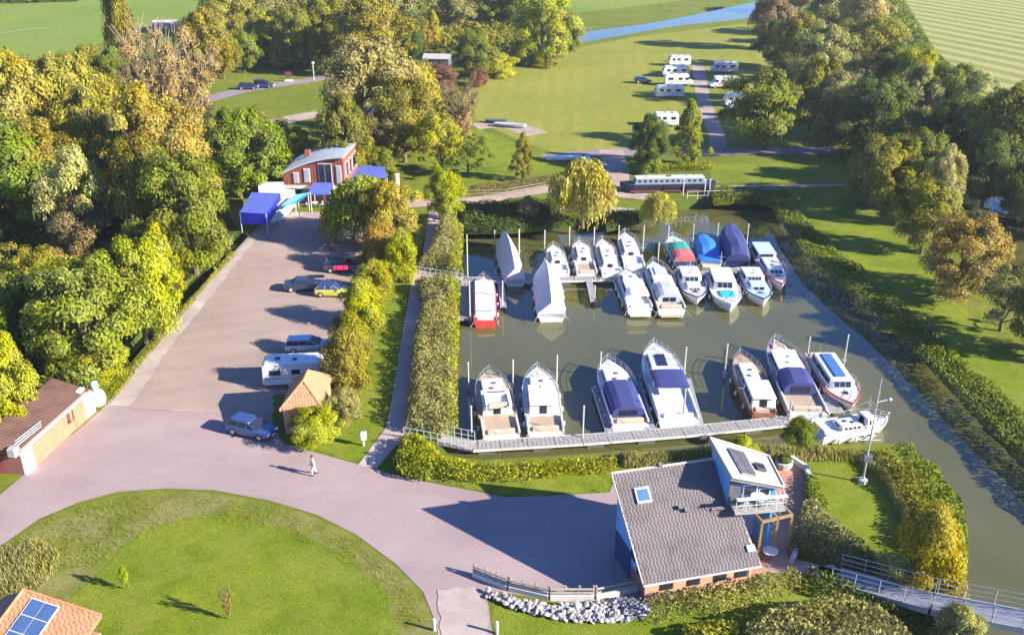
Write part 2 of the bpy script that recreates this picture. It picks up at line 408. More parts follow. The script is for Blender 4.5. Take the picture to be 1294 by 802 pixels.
sheet('strip_lawn', rough(px_loop([(790,205),(900,207),(1075,206),(1078,228),(900,232),(895,212),(790,214)],0),0.22,0.6), 0.02, M_lawn)
sheet('canal_verge', px_loop([(700,20),(940,-8),(760,-60),(640,-60),(560,20)],0), 0.012, M_far)
sheet('bank_meadow', rough(px_loop([(990,245),(1080,240),(1120,290),(1180,350),(1260,430),(1330,500),(1360,600),(1294,540),(1230,470),(1160,400),(1080,330),(1030,290)],0),0.22,0.6), 0.012, M_lawn)
sheet('mown_field', px_loop([(1128,-25),(1180,60),(1240,130),(1330,200),(1500,300),(2400,500),(2400,-110),(1100,-110)],0), 0.02, M_stripe)
sheet('far_pasture', px_loop([(-900,60),(0,88),(140,52),(300,20),(480,-35),(480,-100),(-900,-110)],0), 0.02, M_far)
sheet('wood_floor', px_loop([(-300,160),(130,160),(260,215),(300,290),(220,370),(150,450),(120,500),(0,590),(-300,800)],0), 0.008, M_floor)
sheet('wood_clearing', px_loop([(-60,285),(60,288),(75,330),(30,380),(-60,400)],0), 0.03, M_ground)
# lanes
def ribbon(name, pts, w, z, mat):
    c = smooth_loop([G(x, y) for x, y in pts], 4, closed=False); L = []; Rr = []
    for i, p in enumerate(c):
        t = (c[min(i+1,len(c)-1)]-c[max(i-1,0)]).normalized(); n = Vector((-t.y,t.x,0))*w/2
        L.append(p+n); Rr.append(p-n)
    mb = MB(); n = len(c)
    mb.add([(p.x,p.y,z) for p in Rr]+[(p.x,p.y,z) for p in L], [(i,i+1,i+1+n,i+n) for i in range(n-1)])
    return mb.build(name, mat, kind='structure')
ribbon('camp_track', [(882,82),(886,110),(893,140),(905,168),(908,190)], 3.0, 0.03, M_lane)
ribbon('camp_road', [(690,200),(760,193),(800,192),(900,192),(1060,190)], 4.5, 0.035, M_forecourt)
ribbon('quay_track', [(772,190),(778,215),(776,232),(760,240)], 4.2, 0.04, M_lane)
ribbon('quay_lane', [(470,262),(545,256),(600,254),(660,244),(700,240),(790,246),(840,252)], 3.4, 0.045, M_lane)
ribbon('quay_path', [(690,262),(760,264),(800,268)], 2.4, 0.05, M_path)
ribbon('white_path', [(895,236),(960,235),(1070,234)], 0.9, 0.03, M_path)
ribbon('wood_lane', [(90,132),(140,127),(165,120)], 3.0, 0.03, M_path)
ribbon('wood_lane', [(130,152),(200,148),(275,160)], 2.5, 0.035, M_path)
ribbon('far_lane', [(255,128),(300,116),(360,106),(430,96),(480,92)], 5.0, 0.03, M_forecourt)
ribbon('far_track', [(330,160),(380,148),(430,142),(480,150)], 5.5, 0.035, M_lane)
ribbon('store_yard', [(600,160),(640,158),(680,170)], 5, 0.03, M_lane)
ribbon('rough_yard', [(475,185),(510,182),(545,176)], 6, 0.03, M_lane)
sheet('bare_earth', rough(px_loop([(552,745),(600,740),(618,766),(622,850),(555,850),(556,790)],0),0.22,0.6), 0.05, M_path)
ribbon('far_farm_track', [(-20,2),(10,25),(22,45),(24,60)], 0.35, 0.05, M_far)
ribbon('pasture_path', [(0,42),(40,37),(60,36)], 0.9, 0.05, M_path)

# ------------------------------------------------------------------ foliage
def leaf_mesh(name, C, U, V, mats=None):
    """quads from centres and half-axes (n,3 arrays)"""
    n = len(C); co = np.empty((n,4,3), np.float32)
    co[:,0] = C-U*0.9; co[:,1] = C-V*0.55; co[:,2] = C+U; co[:,3] = C+V*0.55
    me = bpy.data.meshes.new(name); me.vertices.add(4*n); me.loops.add(4*n); me.polygons.add(n)
    me.vertices.foreach_set('co', co.ravel()); me.loops.foreach_set('vertex_index', np.arange(4*n, dtype=np.int32))
    me.polygons.foreach_set('loop_start', np.arange(0, 4*n, 4, dtype=np.int32))
    me.polygons.foreach_set('loop_total', np.full(n, 4, dtype=np.int32))
    me.materials.append(M_leaf); me.update(calc_edges=True); return me
def axes(nrm, size, g, asp=1.0):
    n = len(nrm); r = g.normal(size=(n,3)); u = np.cross(nrm, r); u /= np.linalg.norm(u,axis=1,keepdims=True)+1e-9
    v = np.cross(nrm, u); v /= np.linalg.norm(v,axis=1,keepdims=True)+1e-9
    s = size*(0.6+0.8*g.random((n,1))); return u*s*asp, v*s
def sph(n, g):
    v = g.normal(size=(n,3)); return v/np.linalg.norm(v,axis=1,keepdims=True)
def make_tree(kind, seed):
    """unit tree: height 1, crown width 1; crown and trunk meshes"""
    g = np.random.default_rng(seed); C=[];Nn=[]; tips=[]
    base = {'round':0.14,'broad':0.10,'poplar':0.06,'cone':0.08,'willow':0.12,'bare':0.15,'bush':0.0,'open':0.2}[kind]
    ncl = {'round':46,'broad':60,'poplar':50,'cone':55,'willow':30,'bare':40,'bush':36,'open':34}[kind]
    per = {'round':190,'broad':170,'poplar':120,'cone':120,'willow':0,'bare':110,'bush':130,'open':120}[kind]
    lob = [(g.uniform(-0.22,0.22), g.uniform(-0.22,0.22)) for _ in range(3)]
    for i in range(ncl):
        t = (i+0.5)/ncl; t = t**0.85; z = base+(1-base)*t
        if kind in ('round','open'): prof = 0.5*math.sin(math.pi*min(1,(t*0.86+0.12)))**0.6
        elif kind == 'broad': prof = 0.5*math.sin(math.pi*min(1,(t*0.80+0.16)))**0.5
        elif kind == 'poplar': prof = 0.45*math.sin(math.pi*(t*0.9+0.07))**0.7
        elif kind == 'cone': prof = 0.5*(1-t)**0.75*min(1, t*6+0.3)
        elif kind == 'bare': prof = 0.5*(t*0.7+0.25)
        elif kind == 'bush': prof = 0.5*math.sqrt(max(0.02, 1-t*t))
        else: z = 0.50+0.44*t; prof = 0.44*math.sqrt(max(0.03,1-(t*0.97)**2.2))
        a = i*2.39996+g.uniform(-0.4,0.4); rr = prof*math.sqrt(g.uniform(0.2,1.0))*g.uniform(0.82,1.12)
        lx, ly = lob[i % 3]; k = 0.8 if kind in ('broad','round','open') else 0.2
        c = np.array([rr*math.cos(a)+lx*k, rr*math.sin(a)+ly*k, z*0.94])
        cr = {'round':0.135,'broad':0.12,'poplar':0.16,'cone':0.10,'bare':0.09,'bush':0.17,'open':0.12,'willow':0.12}[kind]*g.uniform(0.55,1.45)*(0.75 if t > 0.85 else 1)
        tips.append(c)
        if per:
            m = int(per*2.6*(cr/0.12)**1.3)
            d = sph(m, g); d[:,2] = np.where(d[:,2] < -0.35, -d[:,2]*0.6, d[:,2])
            rad = cr*(0.55+0.62*g.random((m,1))**0.8)
            C.append(c+d*rad*np.array([1,1,0.8 if kind!='poplar' else 1.3])); out = c-np.array([0,0,0.5]); 
            nn = d*0.7+(c+d*cr-np.array([0,0,0.5]))*1.1+g.normal(size=(m,3))*0.38+np.array([0,0,0.15]); Nn.append(nn)
    me_u = None
    if kind == 'willow':
        U=[];V=[];CC=[]
        for c in tips:
            for k in range(60):
                a = g.uniform(0,2*math.pi); r = g.uniform(0.02,0.16); x0 = c[0]+r*math.cos(a); y0 = c[1]+r*math.sin(a)
                out_r = math.hypot(x0,y0); ztop = c[2]+g.uniform(-0.03,0.06); drop = g.uniform(0.18,0.5)*(0.5+out_r)
                zb = max(0.03, ztop-drop); ns = max(2,int((ztop-zb)/0.035))
                for q in range(ns):
                    f = q/ns; z = ztop-(ztop-zb)*f; s = 1+0.10*math.sin(f*2.2)
                    CC.append((x0*s+g.normal()*0.008,y0*s+g.normal()*0.008,z)); U.append((g.normal()*0.006,g.normal()*0.006,0.030)); an=g.uniform(0,3.14); V.append((0.022*math.cos(an),0.022*math.sin(an),0.003))
            m = 60; d = sph(m,g); d[:,2] = abs(d[:,2]); cc = c+d*0.13; u,v = axes(d+g.normal(size=(m,3))*0.5,0.024,g)
            CC += [tuple(p) for p in cc]; U += [tuple(p) for p in u]; V += [tuple(p) for p in v]
        me = leaf_mesh('crown', np.array(CC), np.array(U), np.array(V))
    else:
        C = np.concatenate(C); Nn = np.concatenate(Nn); Nn /= np.linalg.norm(Nn,axis=1,keepdims=True)+1e-9
        sz = {'round':0.0155,'broad':0.0142,'poplar':0.021,'cone':0.016,'bare':0.011,'bush':0.019,'open':0.0145}[kind]
        u, v = axes(Nn, sz, g, 1.25)
        me = leaf_mesh('crown', C, u, v)
    tb = MB()
    top = 0.9 if kind in ('poplar','cone') else 0.55
    bend = [(0,0,-0.01), (g.uniform(-.02,.02), g.uniform(-.02,.02), top*0.35), (g.uniform(-.04,.04), g.uniform(-.04,.04), top)]
    tr = 0.030 if kind != 'bush' else 0.02
    tb.tube(bend[0], bend[1], tr*1.25, 8, tr*0.85); tb.tube(bend[1], bend[2], tr*0.85, 7, tr*0.3)
    nl = 40 if kind == 'bare' else 16
    for i in range(nl):
        c = tips[(i*len(tips))//nl]; f = g.uniform(0.25, 0.8); z0 = min(top, max(0.12, c[2]-g.uniform(0.2,0.4)))
        s = Vector((bend[1][0], bend[1][1], z0)); mid = (s+Vector(c))*0.5+Vector((0,0,0.03))
        tb.tube(s, mid, tr*0.4, 5, tr*0.26); tb.tube(mid, c, tr*0.26, 4, tr*0.1)
        if kind == 'bare':
            for k in range(9):
                e = Vector(c)+Vector((g.uniform(-.12,.12), g.uniform(-.12,.12), g.uniform(0.0,0.16)))
                tb.tube(mid.lerp(Vector(c), g.uniform(0.2,1)), e, 0.006, 3, 0.003)
    tm = bpy.data.meshes.new('trunk'); tm.from_pydata([tuple(p) for p in tb.v], [], tb.f); tm.materials.append(M_twig if kind == 'bare' else M_bark); tm.update()
    return me, tm
PROTO = {}
for kd, sds in (('round',(1,2,3)),('broad',(4,5,6)),('poplar',(7,)),('cone',(8,9)),('willow',(10,11)),('bare',(12,13)),('bush',(14,15,16)),('open',(17,18))):
    PROTO[kd] = [make_tree(kd, s) for s in sds]
COLS = {  # real leaf colours, bases for the per-leaf variation
 'olive':(0.150,0.135,0.024),'green':(0.115,0.135,0.020),'dark':(0.070,0.090,0.020),'yg':(0.205,0.205,0.026),'lime':(0.23,0.225,0.024),
 'ochre':(0.215,0.175,0.036),'orange':(0.225,0.16,0.040),'brown':(0.165,0.122,0.055),'pale':(0.22,0.20,0.070),'pink':(0.25,0.185,0.075),
 'willow':(0.28,0.245,0.05),'grey':(0.175,0.16,0.055),'rust':(0.18,0.143,0.042),'yellow':(0.24,0.185,0.028),'red':(0.14,0.075,0.045),'mid':(0.145,0.155,0.026)}
_k = [0]
def tree(x, yb, yt, w, kind, col, label, cat='tree', group=None, name=None):
    b = G(x, yb); h = max(1.0, height_at(b, yt)); s = 0.01*(_c*FPX/CAM_H/0.01/FPX*1.0)
    zc = b.y*_c + CAM_H*_s; wm = w*zc/FPX
    _k[0] += 1; pr = PROTO[kind]; cm, tm = pr[_k[0] % len(pr)]
    nm = name or {'poplar':'poplar_tree','willow':'willow_tree','bush':'bush','bare':'bare_tree'}.get(kind, 'tree')
    r = thing(nm, label, cat, (b.x,b.y,-0.05), random.uniform(0,6.28), group)
    r.scale = (wm*1.04, wm*1.04, h*1.0)
    c = tuple(x*1.74 for x in COLS[col]); j = 1+random.uniform(-0.12,0.12); q = random.uniform(-0.06,0.06)
    c = (c[0]*j*(1+q), c[1]*j*(1-q*0.5), c[2]*j, 1)
    for nm2, me in (('crown', cm), ('trunk', tm)):
        if nm2 == 'trunk' and kind == 'bush': continue
        o = bpy.data.objects.new(nm2, me); COL.objects.link(o); o.parent = r; o.color = c
    if kind == 'bush':
        pass
    return r
def vnoise(x, y, seed=0):
    xi = np.floor(x).astype(np.int64); yi = np.floor(y).astype(np.int64); fx = x-xi; fy = y-yi
    def h(a, b):
        n = (a*374761393+b*668265263+seed*1442695) & 0xffffffff; n = ((n ^ (n >> 13))*1274126177) & 0xffffffff
        return ((n ^ (n >> 16)) & 0xffff)/65535.0
    fx = fx*fx*(3-2*fx); fy = fy*fy*(3-2*fy)
    return (h(xi,yi)*(1-fx)+h(xi+1,yi)*fx)*(1-fy)+(h(xi,yi+1)*(1-fx)+h(xi+1,yi+1)*fx)*fy
def belt(name, pts, H, col, label, cat, dens=26, leaf=0.14, kind='leafy', group=None, z0=0.0, lump=1.6, stuff=False, body=True, world_pts=None):
    """a hedge, thicket or reed bed filling an outline given on the ground"""
    loop = world_pts or px_loop(pts, z0)
    P2 = np.array([(p.x,p.y) for p in loop]); x0,y0 = P2.min(0); x1,y1 = P2.max(0)
    A = abs(area2(loop))/2; dens = dens*1.7; leaf = leaf*0.76; n = int(A*dens); g = np.random.default_rng(abs(hash(label)) % 1 + len(label)*13+int(A*7))
    X = g.uniform(x0,x1,int(n*max(1.2,(x1-x0)*(y1-y0)/A)*1.05)); Y = g.uniform(y0,y1,len(X))
    ins = np.zeros(len(X),bool); dist = np.full(len(X),1e9); m = len(P2)
    for i in range(m):
        a = P2[i]; b = P2[i-1]
        cnd = (a[1] > Y) != (b[1] > Y)
        with np.errstate(divide='ignore', invalid='ignore'):
            xx = (b[0]-a[0])*(Y-a[1])/(b[1]-a[1])+a[0]
        ins ^= cnd & (X < xx)
        ab = b-a; t = np.clip(((X-a[0])*ab[0]+(Y-a[1])*ab[1])/(ab@ab+1e-9),0,1)
        dist = np.minimum(dist, np.hypot(X-a[0]-t*ab[0], Y-a[1]-t*ab[1]))
    X,Y,dist = X[ins],Y[ins],dist[ins]; n = len(X)
    edge = np.clip(dist/(H*0.55),0,1)**0.5
    lumps = vnoise(X/lump,Y/lump,3)*0.45+vnoise(X/lump*2.3,Y/lump*2.3,5)*0.3+vnoise(X/4.5,Y/4.5,9)*0.35
    top = H*(0.25+0.75*edge)*(0.38+0.9*lumps)
    if kind == 'reed':
        Z = top*0.5; tilt = g.normal(size=(n,2))*0.22
        U = np.stack([tilt[:,0]*top*0.5, tilt[:,1]*top*0.5, top*0.5],1); an = g.uniform(0,3.14,n)
        V = np.stack([np.cos(an)*leaf,np.sin(an)*leaf,np.zeros(n)],1); C = np.stack([X,Y,Z+z0],1)
    else:
        dz = g.random(n)**1.6; Z = top*(1-0.6*dz)
        nn = np.stack([g.normal(size=n)*0.6,g.normal(size=n)*0.6,np.full(n,0.7)],1); nn /= np.linalg.norm(nn,axis=1,keepdims=True)
        U,V = axes(nn, leaf, g, 1.2); C = np.stack([X,Y,Z+z0],1)
    me = leaf_mesh(name, C, U, V)
    c = COLS[col] if isinstance(col,str) else col
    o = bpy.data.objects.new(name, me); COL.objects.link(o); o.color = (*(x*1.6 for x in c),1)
    tag(o, label, cat, group)
    if stuff: o['kind'] = 'stuff'
    elif kind == 'leafy' and H >= 1.2:
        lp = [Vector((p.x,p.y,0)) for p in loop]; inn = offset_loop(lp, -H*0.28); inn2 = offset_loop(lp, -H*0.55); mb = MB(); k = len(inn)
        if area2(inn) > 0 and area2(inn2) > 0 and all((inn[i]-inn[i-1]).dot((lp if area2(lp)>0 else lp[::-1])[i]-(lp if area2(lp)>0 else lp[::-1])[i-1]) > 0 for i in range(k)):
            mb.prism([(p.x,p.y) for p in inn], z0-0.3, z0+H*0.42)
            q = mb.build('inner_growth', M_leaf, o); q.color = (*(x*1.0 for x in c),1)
    return o

# ------------------------------------------------------------------ trees
WL='trees of the wood left of the road'; BF='trees behind the far lane'; CT='trees round the club house'; RB='trees on the strip between marina and river'; RR='trees on the far bank of the river'
TR = [
 # wood on the left
 (-25,225,72,130,'broad','orange','orange-brown broad tree cut by the left edge at the back of the wood',WL),
 (38,228,60,105,'round','ochre','ochre round-topped tree at the back of the left wood, under the pasture',WL),
 (95,215,64,95,'broad','ochre','second ochre tree at the back of the left wood, dark gap to its left',WL),
 (128,240,108,80,'round','ochre','orange-topped tree on the right shoulder of the left wood',WL),
 (15,300,150,110,'broad','green','big green tree at the left edge above the shaded clearing',WL),
 (-30,330,210,90,'round','olive','olive tree half outside the left edge beside the clearing',WL),
 (70,290,150,95,'round','olive','olive-green tree in the middle of the left wood, its foot in deep shade',WL),
 (112,330,185,82,'open','pale','pale straw-coloured thin tree above the reddish-brown one',WL),
 (150,322,215,62,'round','lime','bright yellow-green tree touching the reddish-brown one on its right',WL),
 (118,338,248,74,'round','brown','reddish-brown tree in the middle of the left wood',WL),
 (22,395,308,85,'open','olive','thin olive tree at the left edge just below the clearing',WL),
 (10,450,345,90,'broad','green','green tree low at the left edge above the bright yellow-green one',WL),
 (115,470,330,135,'broad','mid','largest green crown near the ditch, left of the road',WL),
 (70,425,318,80,'round','ochre','ochre-green tree behind the left side of the largest green crown',WL),
 (185,432,300,80,'round','yg','yellow-green tree leaning over the ditch in its middle',WL),
 (210,385,278,62,'cone','lime','pointed yellow tree right beside the ditch',WL),
 (248,345,188,108,'broad','green','big light-green tree at the upper end of the ditch, next to the blue tent',WL),
 (205,330,175,80,'round','olive','olive tree behind the big light-green one',WL),
 (232,262,132,100,'broad','orange','orange-brown tree standing behind the big light-green one',WL),
 (195,262,110,80,'round','ochre','ochre tall tree in the gap of the left wood, above a dark hollow',WL),
 (212,185,28,100,'bare','pink','large bare tree with pinkish twigs in front of the poplar',WL),
 (250,170,60,80,'bare','pink','second bare pinkish tree, right of the largest one',WL),
 (190,190,75,60,'bare','brown','brown bare tree, lowest of the three leafless ones',WL),
 (165,118,-22,34,'poplar','olive','tall narrow poplar rising above the pasture',None),
 (124,130,56,58,'round','olive','olive tree standing out at the pasture corner left of the poplar',WL),
 (150,135,60,40,'round','green','dark green tree between the poplar and the pasture corner',WL),
 (305,250,132,88,'broad','green','round green tree left of the red building, above the blue tent',CT),
 (335,225,140,50,'round','grey','grey-green tree directly behind the club house on its left',CT),
 (275,215,150,50,'round','olive','small olive tree between the wood and the round green tree',CT),
 (345,205,165,30,'cone','yg','small yellow-green tree behind the curved roof',CT),
 (378,195,160,30,'round','yg','short round tree just above the curved roof',CT),
 (8,545,410,78,'broad','lime','bright yellow tree at the left edge beside the brick shed',WL),
 (-18,600,450,60,'round','lime','bright yellow tree half outside the left edge below the other one',WL),
 (88,478,430,55,'bush','yg','yellow-green bush beside the lower end of the ditch',WL),
 (128,478,428,62,'bush','yg','larger yellow-green bush right at the end of the ditch',WL),
 # behind the far lane
 (262,102,8,62,'broad','ochre','ochre-topped tree at the left end of the row behind the far lane',BF),
 (283,100,40,40,'round','olive','olive tree in the row behind the far lane, below the ochre-topped one',BF),
 (309,92,38,40,'round','green','rounded green tree in the row behind the far lane, left of two parked cars',BF),
 (330,78,12,44,'round','yg','yellow-green tree at the back of the row above the parked cars',BF),
 (353,88,50,28,'cone','orange','small orange tree in the row straight above the parked cars',BF),
 (372,86,4,50,'broad','olive','tall olive tree right of the small orange one',BF),
 (395,88,42,22,'cone','yellow','slim yellow tree alone in front of the dark gap',BF),
 (415,80,-8,56,'broad','olive','olive tree above the slim yellow one',BF),
 (340,40,-25,60,'round','grey','grey-green tree at the top edge above the row, left part',BF),
 (300,45,-22,60,'round','ochre','ochre tree at the top edge above the pasture end',BF),
 (380,30,-35,60,'round','olive','olive tree at the top edge, centre of the far wood',BF),
 (430,30,-40,60,'round','brown','brownish tree at the top edge, right of the centre of the far wood',BF),
 (460,95,-6,90,'broad','olive','very tall olive tree rising to the top edge behind the great willow',BF),
 (500,60,-30,60,'round','grey','grey-green tree at the top edge right of the very tall olive one',BF),
 (535,65,20,30,'cone','orange','orange pointed tree behind the great willow, first of two',BF),
 (520,75,18,30,'poplar','dark','dark slim tree between the two orange pointed ones',BF),
 (548,62,12,30,'cone','yellow','yellow pointed tree behind the great willow, second of two',BF),
 (570,40,-20,50,'round','grey','grey-green tree at the top edge above the dark shed',BF),
 (595,32,-22,50,'bare','pink','bare pinkish tree at the top edge above the hollow',BF),
 (622,35,-20,42,'round','green','green tree at the top edge, left of the row by the canal',BF),
 (650,36,-22,42,'round','dark','dark green tree at the top edge, middle of the row by the canal',BF),
 (603,98,36,44,'round','green','dark green tree above the red shrubs beside the meadow',BF),
 (628,96,66,44,'bush','yg','yellow-green bush at the meadow edge right of the red shrubs',BF),
 (685,80,-14,66,'broad','yg','tall yellow-green tree at the left end of the canal',BF),
 (712,72,12,40,'round','olive','shorter tree closest to the end of the canal water',BF),
 (658,82,50,30,'bush','lime','bright round bush in front of the tall tree by the canal',BF),
 (690,84,66,36,'bush','olive','low olive bush at the foot of the tall tree by the canal',BF),
 # around the club house and centre
 (462,185,42,112,'broad','grey','great grey-green willow with a billowing crown behind the club house',CT),
 (440,235,118,58,'round','olive','olive tree directly right of the curved roof',CT),
 (512,205,96,84,'broad','olive','olive tree right of the great grey-green willow',CT),
 (535,170,86,46,'poplar','ochre','narrow ochre tree at the right flank of the great willow',CT),
 (478,215,140,54,'bare','brown','bare brown tree in front of the great grey-green willow',CT),
 (582,190,104,56,'bare','brown','bare brown tree at the left edge of the meadow',CT),
 (545,185,120,44,'open','olive','thin olive tree beside the bare brown one at the meadow',CT),
 (558,222,140,66,'open','yg','light green open tree standing on the lawn left of the meadow',CT),
 (592,222,168,46,'open','green','smaller open tree right of the light green one on the lawn',CT),
 (445,222,178,52,'bush','yg','yellow-green bush behind the right awnings of the club house',CT),
 (480,228,186,44,'bush','green','green bush right of the yellow-green one behind the awnings',CT),
 (660,228,166,34,'cone','olive','small young tree with a bare trunk on the grass above the marina',None),
 (564,282,214,42,'round','yg','yellow-green tree at the upper end of the long hedge',None),
 (462,302,222,88,'willow','yg','drooping green willow beside the club house terrace',CT),
 (498,318,228,62,'round','ochre','ochre tree between the drooping willow and the footpath',CT),
 (483,340,284,50,'bush','orange','orange-brown bush beside the lamp post',CT),
 (508,352,290,36,'bush','lime','lime green bush at the footpath below the ochre tree',CT),
 (736,287,200,76,'willow','willow','large yellow weeping willow at the top of the marina',None),
 (831,286,242,40,'willow','willow','small yellow weeping willow right of the larger one',None),
 (818,214,144,46,'round','dark','dark green tree left of the camp track',None),
 (820,218,184,32,'bush','green','low green bush at the foot of the dark tree by the camp track',None),
 (868,210,124,54,'cone','mid','pointed green tree right beside the camp track',None),
 (965,190,88,84,'round','mid','light green round tree with a forked dark trunk by the camp site',None),
 # strip between marina and river
 (970,62,-20,46,'round','brown','brownish tree at the top edge beside the canal mouth',RB),
 (1000,105,15,66,'broad','olive','olive tree at the upper end of the belt right of the camp site',RB),
 (978,85,25,44,'round','dark','dark tree shading the upper corner of the camp site',RB),
 (1035,135,28,72,'broad','grey','tall grey-green tree second from the top of the belt right of the camp site',RB),
 (1022,165,70,54,'round','olive','olive tree low in the belt right of the light green willow',RB),
 (1052,178,90,62,'round','grey','grey-green tree in the belt left of the darkest round one',RB),
 (1098,198,96,84,'broad','dark','darkest round tree of the belt right of the camp site',RB),
 (1099,262,172,80,'round','olive','olive tree at the end of the white path',RB),
 (1152,262,166,84,'broad','mid','broad light-green tree below the darkest round one',RB),
 (1180,288,186,40,'round','pale','narrow pale green tree on the right flank of the broad light-green one',RB),
 (1163,321,230,66,'round','olive','olive tree standing left above the orange-brown topped one',RB),
 (1208,374,272,92,'broad','rust','orange-brown topped tree on the grass strip beside the marina',RB),
 (1264,418,328,74,'open','grey','grey-green open tree right of the orange-brown topped one',RB),
 (1300,450,350,80,'broad','olive','olive tree at the right edge on the grass strip',RB),
 # far bank
 (1010,15,-40,46,'round','brown','brownish tree at the top edge right of the canal mouth',RR),
 (1050,45,-25,58,'round','grey','grey tree at the top edge on the far river bank',RR),
 (1080,60,-20,60,'broad','pale','pale autumn tree on the far river bank near the top edge',RR),
 (1095,98,18,70,'broad','olive','olive tree on the far river bank below the pale one',RR),
 (1118,140,55,62,'round','dark','dark tree on the far river bank beside the mown field',RR),
 (1155,150,60,56,'round','yg','flat yellow-green tree at the field edge on the far river bank',RR),
 (1150,185,82,60,'round','grey','grey-green tree halfway along the far river bank',RR),
 (1192,180,78,80,'broad','green','green spreading tree nearest the mown field',RR),
 (1195,215,120,70,'round','dark','dark tree overhanging the river opposite the broad light-green one',RR),
 (1225,190,92,60,'open','pale','pale thin tree with a touch of orange on the far river bank',RR),
 (1180,205,140,36,'cone','yellow','small yellow tree at the water among the dark ones',RR),
 (1250,246,104,98,'broad','olive','big olive-brown tree on the far river bank at the right',RR),
 (1240,262,165,66,'round','dark','dark green tree in front of the big olive-brown one at the water',RR),
 (1290,240,118,80,'round','green','green tree at the right edge behind the big olive-brown one',RR),
 (1302,258,165,84,'broad','olive','olive tree at the right edge above the second stretch of river',RR),
 (1292,270,232,40,'bush','pale','pale bush at the river edge on the right',RR),
 (1365,290,180,90,'broad','green','green tree just outside the right edge on the far river bank',RR),
 # shrubs beside the car park
 (458,410,354,48,'bush','yg','large yellow-green shrub between the yellow car and the lawn','shrubs between car park and lawn'),
 (474,370,328,44,'bush','yg','yellow-green shrub at the upper end of the row beside the lamp post','shrubs between car park and lawn'),
 (443,454,396,50,'bush','olive','olive shrub right of the silver-blue car','shrubs between car park and lawn'),
 (439,498,420,54,'bush','olive','ochre-green shrub right of the white caravan','shrubs between car park and lawn'),
 (436,532,490,36,'bush','pale','small pale round shrub right of the orange roofed kiosk','shrubs between car park and lawn'),
 (397,556,516,66,'broad','lime','yellow shrub in front of the orange roofed kiosk','shrubs between car park and lawn'),
 (1165,738,640,72,'bush','yellow','tall golden yellow bush at the head of the footbridge',None),
 (1138,738,702,56,'bush','pale','pale bush right above the footbridge','shrubs beside the footbridge'),
 (1210,815,770,56,'bush','pale','pale willow bush at the foot of the bridge pier','shrubs beside the footbridge'),
 (160,745,712,12,'open','yg','tiny yellow-green sapling on the round lawn','saplings on the round lawn'),
 (290,782,742,18,'bare','orange','small orange sapling on the round lawn','saplings on the round lawn'),
 (935,598,552,40,'bush','yg','yellow-green bush just behind the blue walled volume','shrubs on the marina bank'),
 (1008,565,528,38,'bush','green','green bush on the bank left of the single moored boat','shrubs on the marina bank'),
 (975,640,640-62,30,'bush','pale','pale bush','skip'),
 (575,170,150,26,'bush','red','red shrub below the dark green tree, left one','red shrubs at the meadow edge'),
 (556,108,82,40,'bush','red','red shrub beside the meadow corner','red shrubs at the meadow edge'),
 (605,108,86,26,'bush','red','red shrub right at the meadow corner','red shrubs at the meadow edge'),
 (668,285,246,26,'open','brown','small brown thin bush on the bank left of the weeping willow',None),
]
for t in TR:
    if t[7] == 'skip' or t[6].startswith('red shrub below'): continue
    tree(t[0],t[1],t[2],t[3],t[4],t[5],t[6]+('' if len(t[6].split())<=16 else ''),'shrub' if t[4]=='bush' else 'tree',t[7])

# hedges, thickets, reed beds
belt('hedge', [(557,285),(580,285),(583,300),(580,346),(527,344),(540,330),(550,300)], 2.6, 'pale','clipped olive hedge strip above the gangway, beside the marina','hedge',120,0.12,group='hedges along the marina',lump=0.9)
belt('hedge', [(524,362),(577,362),(577,470),(574,545),(560,556),(512,548),(516,500),(522,440),(533,390)], 2.4, 'pale','long grey-green hedge strip below the gangway, beside the footpath','hedge',120,0.12,group='hedges along the marina',lump=0.9)
belt('shrub_border', [(562,290),(586,290),(584,350),(566,350)], 3.0, 'yg','yellow shrubs on the water side of the upper hedge','shrub',55,0.15,group='shrub borders at the water')
belt('shrub_border', [(558,366),(582,366),(579,470),(579,548),(556,548)], 2.6, 'yg','yellow-green shrubs on the water side of the long hedge','shrub',55,0.15,group='shrub borders at the water')
belt('bank_shrubs', [(578,262),(640,262),(700,260),(712,288),(640,295),(580,294)], 1.6, 'dark','dark green shrubs along the upper left shore of the marina','shrub',50,0.16,group='bank planting round the marina')
belt('bank_shrubs', [(762,272),(812,270),(815,280),(765,292)], 1.3, 'dark','dark green shrubs between the two weeping willows','shrub',50,0.16,group='bank planting round the marina')
belt('bank_shrubs', [(895,243),(990,243),(1015,262),(975,262),(950,256),(900,258)], 1.4, 'green','low shrubs in the shade behind the quay railing','shrub',40,0.16,group='bank planting round the marina')
belt('bank_shrubs', [(975,258),(1000,262),(1008,266),(1030,296),(1046,306),(1062,326),(1092,344),(1104,366),(1131,380),(1150,398),(1182,420),(1200,440),(1238,482),(1262,498),(1310,545),(1420,625),(1420,700),(1318,614),(1284,578),(1220,517),(1170,464),(1140,434),(1090,392),(1050,359),(1012,324),(990,290),(975,268)], 1.1, 'green','long green shrub belt on the right shore of the marina','shrub',46,0.16,group='bank planting round the marina',lump=2.2)
belt('reed_bed', [(505,560),(530,556),(568,588),(620,595),(700,592),(780,584),(778,600),(700,606),(640,612),(575,612),(530,600),(500,590)], 1.7, 'yg','tall green reeds and shrubs below the gangway on the near shore','reeds',60,0.13,lump=1.2,group='reeds on the near shore')
belt('bush', [(494,590),(508,565),(545,572),(560,598),(540,612),(505,606)], 2.0, 'mid','rounded green shrub clump at the road end of the gangway','shrub',60,0.15)
